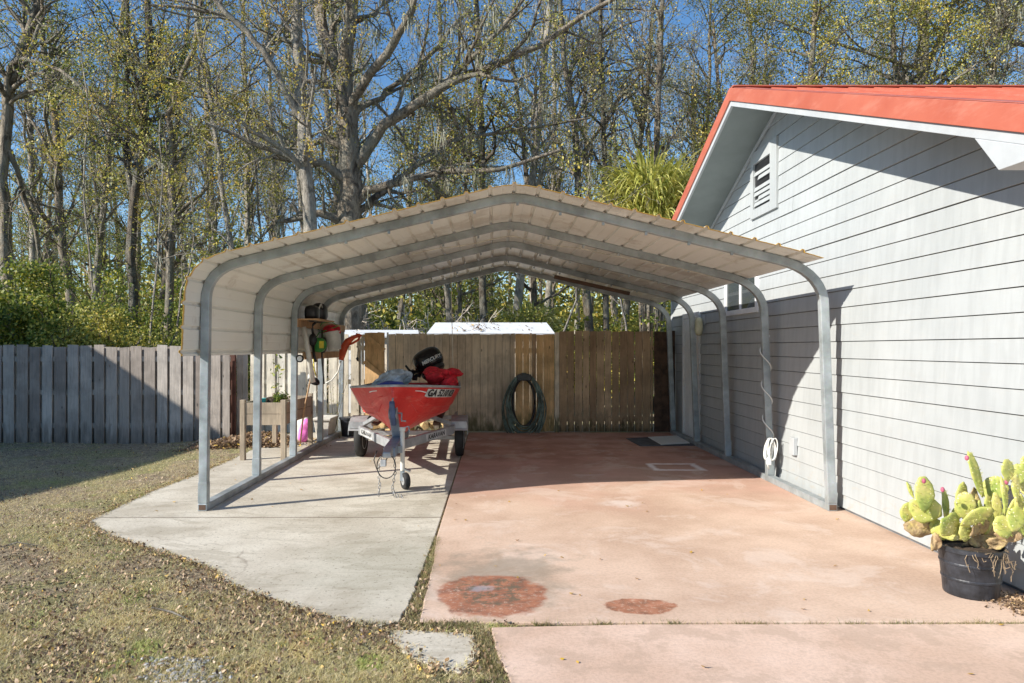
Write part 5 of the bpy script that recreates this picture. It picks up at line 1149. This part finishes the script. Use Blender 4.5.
# --- forest prototypes & copies
def proto(kind, seed, h, r, cfg, barkm, leafm, ls, lean=.03):
    root = thing(kind, (0, 0, 0), 'x', 'tree', 'trees of the woods behind the fences'); T = Tree(seed); rr_ = T.r
    pts = [Vector((0, 0, -.3))]; dd = Vector((rr_.uniform(-lean, lean), rr_.uniform(-lean, lean), 1))
    for i in range(14):
        dd = (dd + Vector((rr_.gauss(0, .05), rr_.gauss(0, .05), .12))).normalized(); pts.append(pts[-1] + dd * h / 14)
    T.poly(pts, r, 0, cfg, r * .25, t0=cfg.get('t0', .25)); T.finish(root, barkm, leafm, ls); return root
base = dict(levels=3, dens=[1.8, 2.4, 3.4], len=[3.0, 1.5, .75], wander=.24, up=.10, leaves=15, sp=.15, seg=.5)
protos = [
 ('slender_tree', 'slender sparse grey tree', proto('slender_tree', 51, 17, .16, dict(base, leafy=.42, ang=(20, 50), len=[2.6, 1.3, .8]), M['bark_far'], M['leaf_olive'], (.055, .10))),
 ('slender_tree', 'slender sparse grey tree', proto('slender_tree', 52, 20, .14, dict(base, leafy=.5, ang=(20, 50), len=[2.2, 1.3, .8], moss=.3), M['bark_pale'], M['leaf_olive'], (.055, .10))),
 ('leafy_tree', 'tall olive green leafy tree', proto('leafy_tree', 53, 16, .20, dict(base, leafy=.8, dens=[2.0, 2.5, 3.4], leaves=22, t0=.35), M['bark_far'], M['leaf_olive'], (.055, .10))),
 ('evergreen_tree', 'dark green evergreen tree', proto('evergreen_tree', 54, 14, .18, dict(base, leafy=.95, dens=[2.3, 2.6, 3.6], leaves=18, t0=.15), M['bark_dark'], M['leaf_green'], (.06, .11))),
 ('yellow_tree', 'thin tree with yellow autumn leaves', proto('yellow_tree', 55, 15, .13, dict(base, leafy=.6, leaves=20), M['bark_far'], M['leaf_yellow'], (.055, .10))),
 ('bare_tree', 'bare twiggy winter tree', proto('bare_tree', 56, 18, .17, dict(base, leafy=.08, dens=[2.6, 3.0, 4.6], ang=(20, 45), moss=.8), M['bark_far'], M['leaf_pale'], (.06, .12))),
]
fr_ = random.Random(77); place = []
for row, (ya, yb, step, kinds) in enumerate([(22, 27, 70, [0, 1, 4, 5, 1, 0]), (28, 36, 58, [0, 2, 5, 1, 1, 4]), (38, 50, 50, [2, 5, 3, 1, 0, 5]), (54, 66, 44, [2, 3, 1, 5])]):
    px = -120 + fr_.uniform(0, 30)
    while px < 1150:
        Yt = fr_.uniform(ya, yb); k = fr_.choice(kinds)
        if px > 640 and row < 2 and k in (0, 5) and fr_.random() < .6: k = 2
        if row == 0 and 560 < px < 700: k = 5 if fr_.random() < .5 else 0
        if 530 < px < 740 and k in (2, 3) and fr_.random() < .75: k = fr_.choice([0, 5])
        place.append((px, Yt, k)); px += step * fr_.uniform(.6, 1.4)
place.sort(); cnt = {}; used = set()
ORD = ['first', 'second', 'third', 'fourth', 'fifth', 'sixth', 'seventh', 'eighth', 'ninth', 'tenth', 'eleventh', 'twelfth', 'thirteenth', 'fourteenth', 'fifteenth', 'sixteenth', 'seventeenth', 'eighteenth', 'nineteenth', 'twentieth'] + [f'{a}-{b}' for a in ('twenty', 'thirty', 'forty', 'fifty', 'sixty', 'seventy') for b in ('zeroth', 'first', 'second', 'third', 'fourth', 'fifth', 'sixth', 'seventh', 'eighth', 'ninth')]
for px, Yt, k in place:
    nm, desc, pr = protos[k]; x = (px - CX) * Yt / F; s_ = fr_.uniform(.85, 1.2) * (1 + max(0, (Yt - 36)) / 80); rz = fr_.uniform(0, 6.28)
    if k not in used: o = pr; used.add(k); o.location = (x, Yt, -.1); o.rotation_euler = (0, 0, rz); o.scale = (s_,) * 3
    else: o = copy_tree(pr, (x, Yt, -.1), rz, s_)
    c = cnt.get(nm, 0); cnt[nm] = c + 1
    o['label'] = f'{desc} in the woods, {ORD[c]} of its kind from the left'
# --- shrubs
def shrub(seed, w_, h_, nleaf, leafm, ls, label, loc, twigs=60, bare=False):
    root = thing('bare_bush' if bare else 'evergreen_shrub', loc, label, 'bush' if bare else 'shrub', 'bushes behind the fences'); T = Tree(seed); T.kmin = .011 if bare else .007; rr_ = T.r; b = Vector(loc)
    cfg = dict(levels=2 if not bare else 3, dens=[1.8, 2.6, 3.], len=[.9, .5, .35], wander=.3, up=.02 if not bare else -.05, leaves=0, seg=.3)
    for i in range(twigs):
        d = Vector((rr_.gauss(0, .55) * w_ / h_, rr_.gauss(0, .55) * w_ / h_, 1)).normalized(); T.branch(b + Vector((rr_.gauss(0, w_ * .15), rr_.gauss(0, w_ * .15), 0)), d, h_ * rr_.uniform(.5, 1.05), .03 if bare else .04, 0 if not bare else 1, cfg)
    if nleaf:
        tips = np.concatenate(T.V); tips = tips[tips[:, 2] > .25]; idx = T.rg.integers(0, len(tips), nleaf // 60); cc = np.repeat(tips[idx], 60, 0) + T.rg.normal(0, 1, (nleaf // 60 * 60, 3)) * np.array([.17, .17, .10]); T.leaf = cc
        T.leaf = [tuple(q) for q in cc]
    T.finish(root, M['twig'] if bare else M['bark_far'], leafm, ls); return root
shrub(61, 2.8, 4.1, 34000, M['leaf_green'], (.05, .11), 'large rounded evergreen bush above the grey fence at the left edge', (-10.2, 15.6, -.1), 30)
shrub(62, 1.9, 2.7, 22000, M['leaf_olive'], (.05, .10), 'yellowish green bush above the grey fence, second from the left', (-8.6, 15.0, -.1), 24)
shrub(63, 2.2, 2.6, 20000, M['leaf_green'], (.05, .10), 'dark green bush just left of the carport side', (-7.75, 18, -.1), 22)
shrub(64, 2.2, 5.4, 24000, M['leaf_green'], (.06, .12), 'tall green shrub behind the left corner of the carport roof', (-8.3, 21.0, -.1), 24)
shrub(65, 2.6, 4.2, 20000, M['leaf_green'], (.06, .12), 'tall green shrub behind the leaning tree at the left edge', (-13.2, 19.0, -.1), 22)
shrub(66, 2.4, 3.2, 0, M['leaf_pale'], (.05, .1), 'tangled bare bush beyond the cream fence left of the shed', (-2.9, 18.9, -.1), 120, True)
shrub(67, 2.2, 3.0, 0, M['leaf_pale'], (.05, .1), 'tangled bare bush beyond the shed roof', (-1.2, 19.6, -.1), 90, True)
shrub(68, 2.6, 3.0, 17000, M['leaf_olive'], (.06, .12), 'olive bush behind the shed under the carport peak', (.6, 22.5, -.1), 22)
shrub(69, 2.2, 2.9, 14000, M['leaf_olive'], (.06, .12), 'light olive bush beyond the brown fence', (3.0, 21.5, -.1), 20)
shrub(70, 2.2, 3.2, 9000, M['leaf_green'], (.06, .12), 'loose green bush beyond the right end of the brown fence', (5.2, 19.5, -.1), 26)
shrub(71, 2.4, 3.4, 16000, M['leaf_green'], (.06, .12), 'dark bush deep in the woods left of the oak', (-5.0, 23.5, -.1), 20)
sb = shrub(72, 2.6, 3.6, 18000, M['leaf_green'], (.08, .14), 'broad dark bush far back in the woods, leftmost of the row', (-22, 31, -.1), 24)
for i in range(15):
    o = copy_tree(sb, (-19 + i * 3.1 + fr_.uniform(-1, 1), 30 + fr_.uniform(-2, 4), -.1), fr_.uniform(0, 6.3), fr_.uniform(.9, 1.35)); o['label'] = f'broad dark bush far back in the woods, {ORD[i + 1]} from the left of the row'; o['group'] = 'row of bushes deep in the woods'
sb['group'] = 'row of bushes deep in the woods'
# --- arching yellow-green plant (bamboo / palm)
def fountain(loc, h, R0, n, label, seed):
    root = thing('arching_palm', loc, label, 'palm', 'arching yellow green palms'); r_ = random.Random(seed); V = []; Fl = []; b = Vector(loc)
    for i in range(n):
        a = r_.uniform(0, 6.28); o = b + Vector((math.cos(a), math.sin(a), 0)) * r_.uniform(0, R0 * .75) + Vector((0, 0, h * r_.uniform(.76, .98))); el = r_.uniform(.8, 1.55); d = Vector((math.cos(a) * math.cos(el), math.sin(a) * math.cos(el), math.sin(el)))
        L_ = R0 * r_.uniform(.6, 1.3); w_ = r_.uniform(.015, .04); side = Vector((-math.sin(a), math.cos(a), r_.uniform(-.6, .6))).normalized(); p = o; k0 = len(V); m = 7
        for j in range(m):
            ww = w_ * (1 - (j / (m - 1)) ** 2 * .95); V += [tuple(p - side * ww), tuple(p + side * ww)]; p = p + d * L_ / m; d = (d + Vector((0, 0, -.42))).normalized()
        Fl += [(k0 + 2 * j, k0 + 2 * j + 1, k0 + 2 * j + 3, k0 + 2 * j + 2) for j in range(m - 1)]
    npmesh('fronds', np.array(V), [np.array(Fl)], M['palm'], root)
    mb = MB()
    for i in range(9): a = i * .7; mb.tube([b + Vector((math.cos(a) * .2, math.sin(a) * .2, 0)), b + Vector((math.cos(a) * R0 * .3, math.sin(a) * R0 * .3, h * .8))], .05, 6)
    mb.build('stem', M['bark'], root, smooth=True)
fountain(((652 - CX) * 19 / F, 19, -.1), 6.2, 1.35, 2600, 'bright yellow green palm drooping behind the carport ridge by the red roof', 81)
fountain(((530 - CX) * 22 / F, 22.0, -.1), 2.6, 1.0, 500, 'small drooping palm seen under the carport peak', 82)
# --- distant woodland mass
rg = np.random.default_rng(90); n = 210000; px = rg.uniform(-250, 1280, n); Yt = rg.uniform(68, 95, n); z = rg.beta(1., 3.6, n) * 17; cl = np.sin(px * .045) * 2.2 + np.sin(px * .13 + 1) * 1.4
C = np.stack([(px - CX) * Yt / F, Yt, np.clip(z + cl * (z / 12), 0, 30)], 1); V, Fa = leafquads4(C, (.35, .7), rg)
T = Tree(91)
for i in range(150):
    y = T.r.uniform(66, 92); x = (T.r.uniform(-250, 1280) - CX) * y / F; T.tube([(x, y, -1), (x + T.r.gauss(0, .3), y, 8), (x + T.r.gauss(0, .8), y, 19)], [.22, .15, .04])
wl_ = npmesh('woodland', V, [Fa], M['leaf_olive']); wl_.name = 'woodland'; tagp(wl_, 'distant mass of trees closing the view behind the woods', 'woodland', kind='stuff')
wt = npmesh('distant_trunks', np.concatenate(T.V), [np.concatenate(T.Fq)], M['bark'], None, True); tagp(wt, 'far off thin trunks deep in the woods', 'trunks', kind='stuff')
# forest understory
n = 110000; px = rg.uniform(-200, 1200, n); Yt = rg.uniform(24, 60, n); z = np.abs(rg.normal(0, 1.25, n)) * (1 + .5 * np.sin(px * .08 + Yt))
C = np.stack([(px - CX) * Yt / F, Yt, z], 1); V, Fa = leafquads4(C, (.12, .3), rg)
tagp(npmesh('undergrowth', V, [Fa], M['leaf_olive']), 'tangled undergrowth covering the floor of the woods', 'undergrowth', kind='stuff')
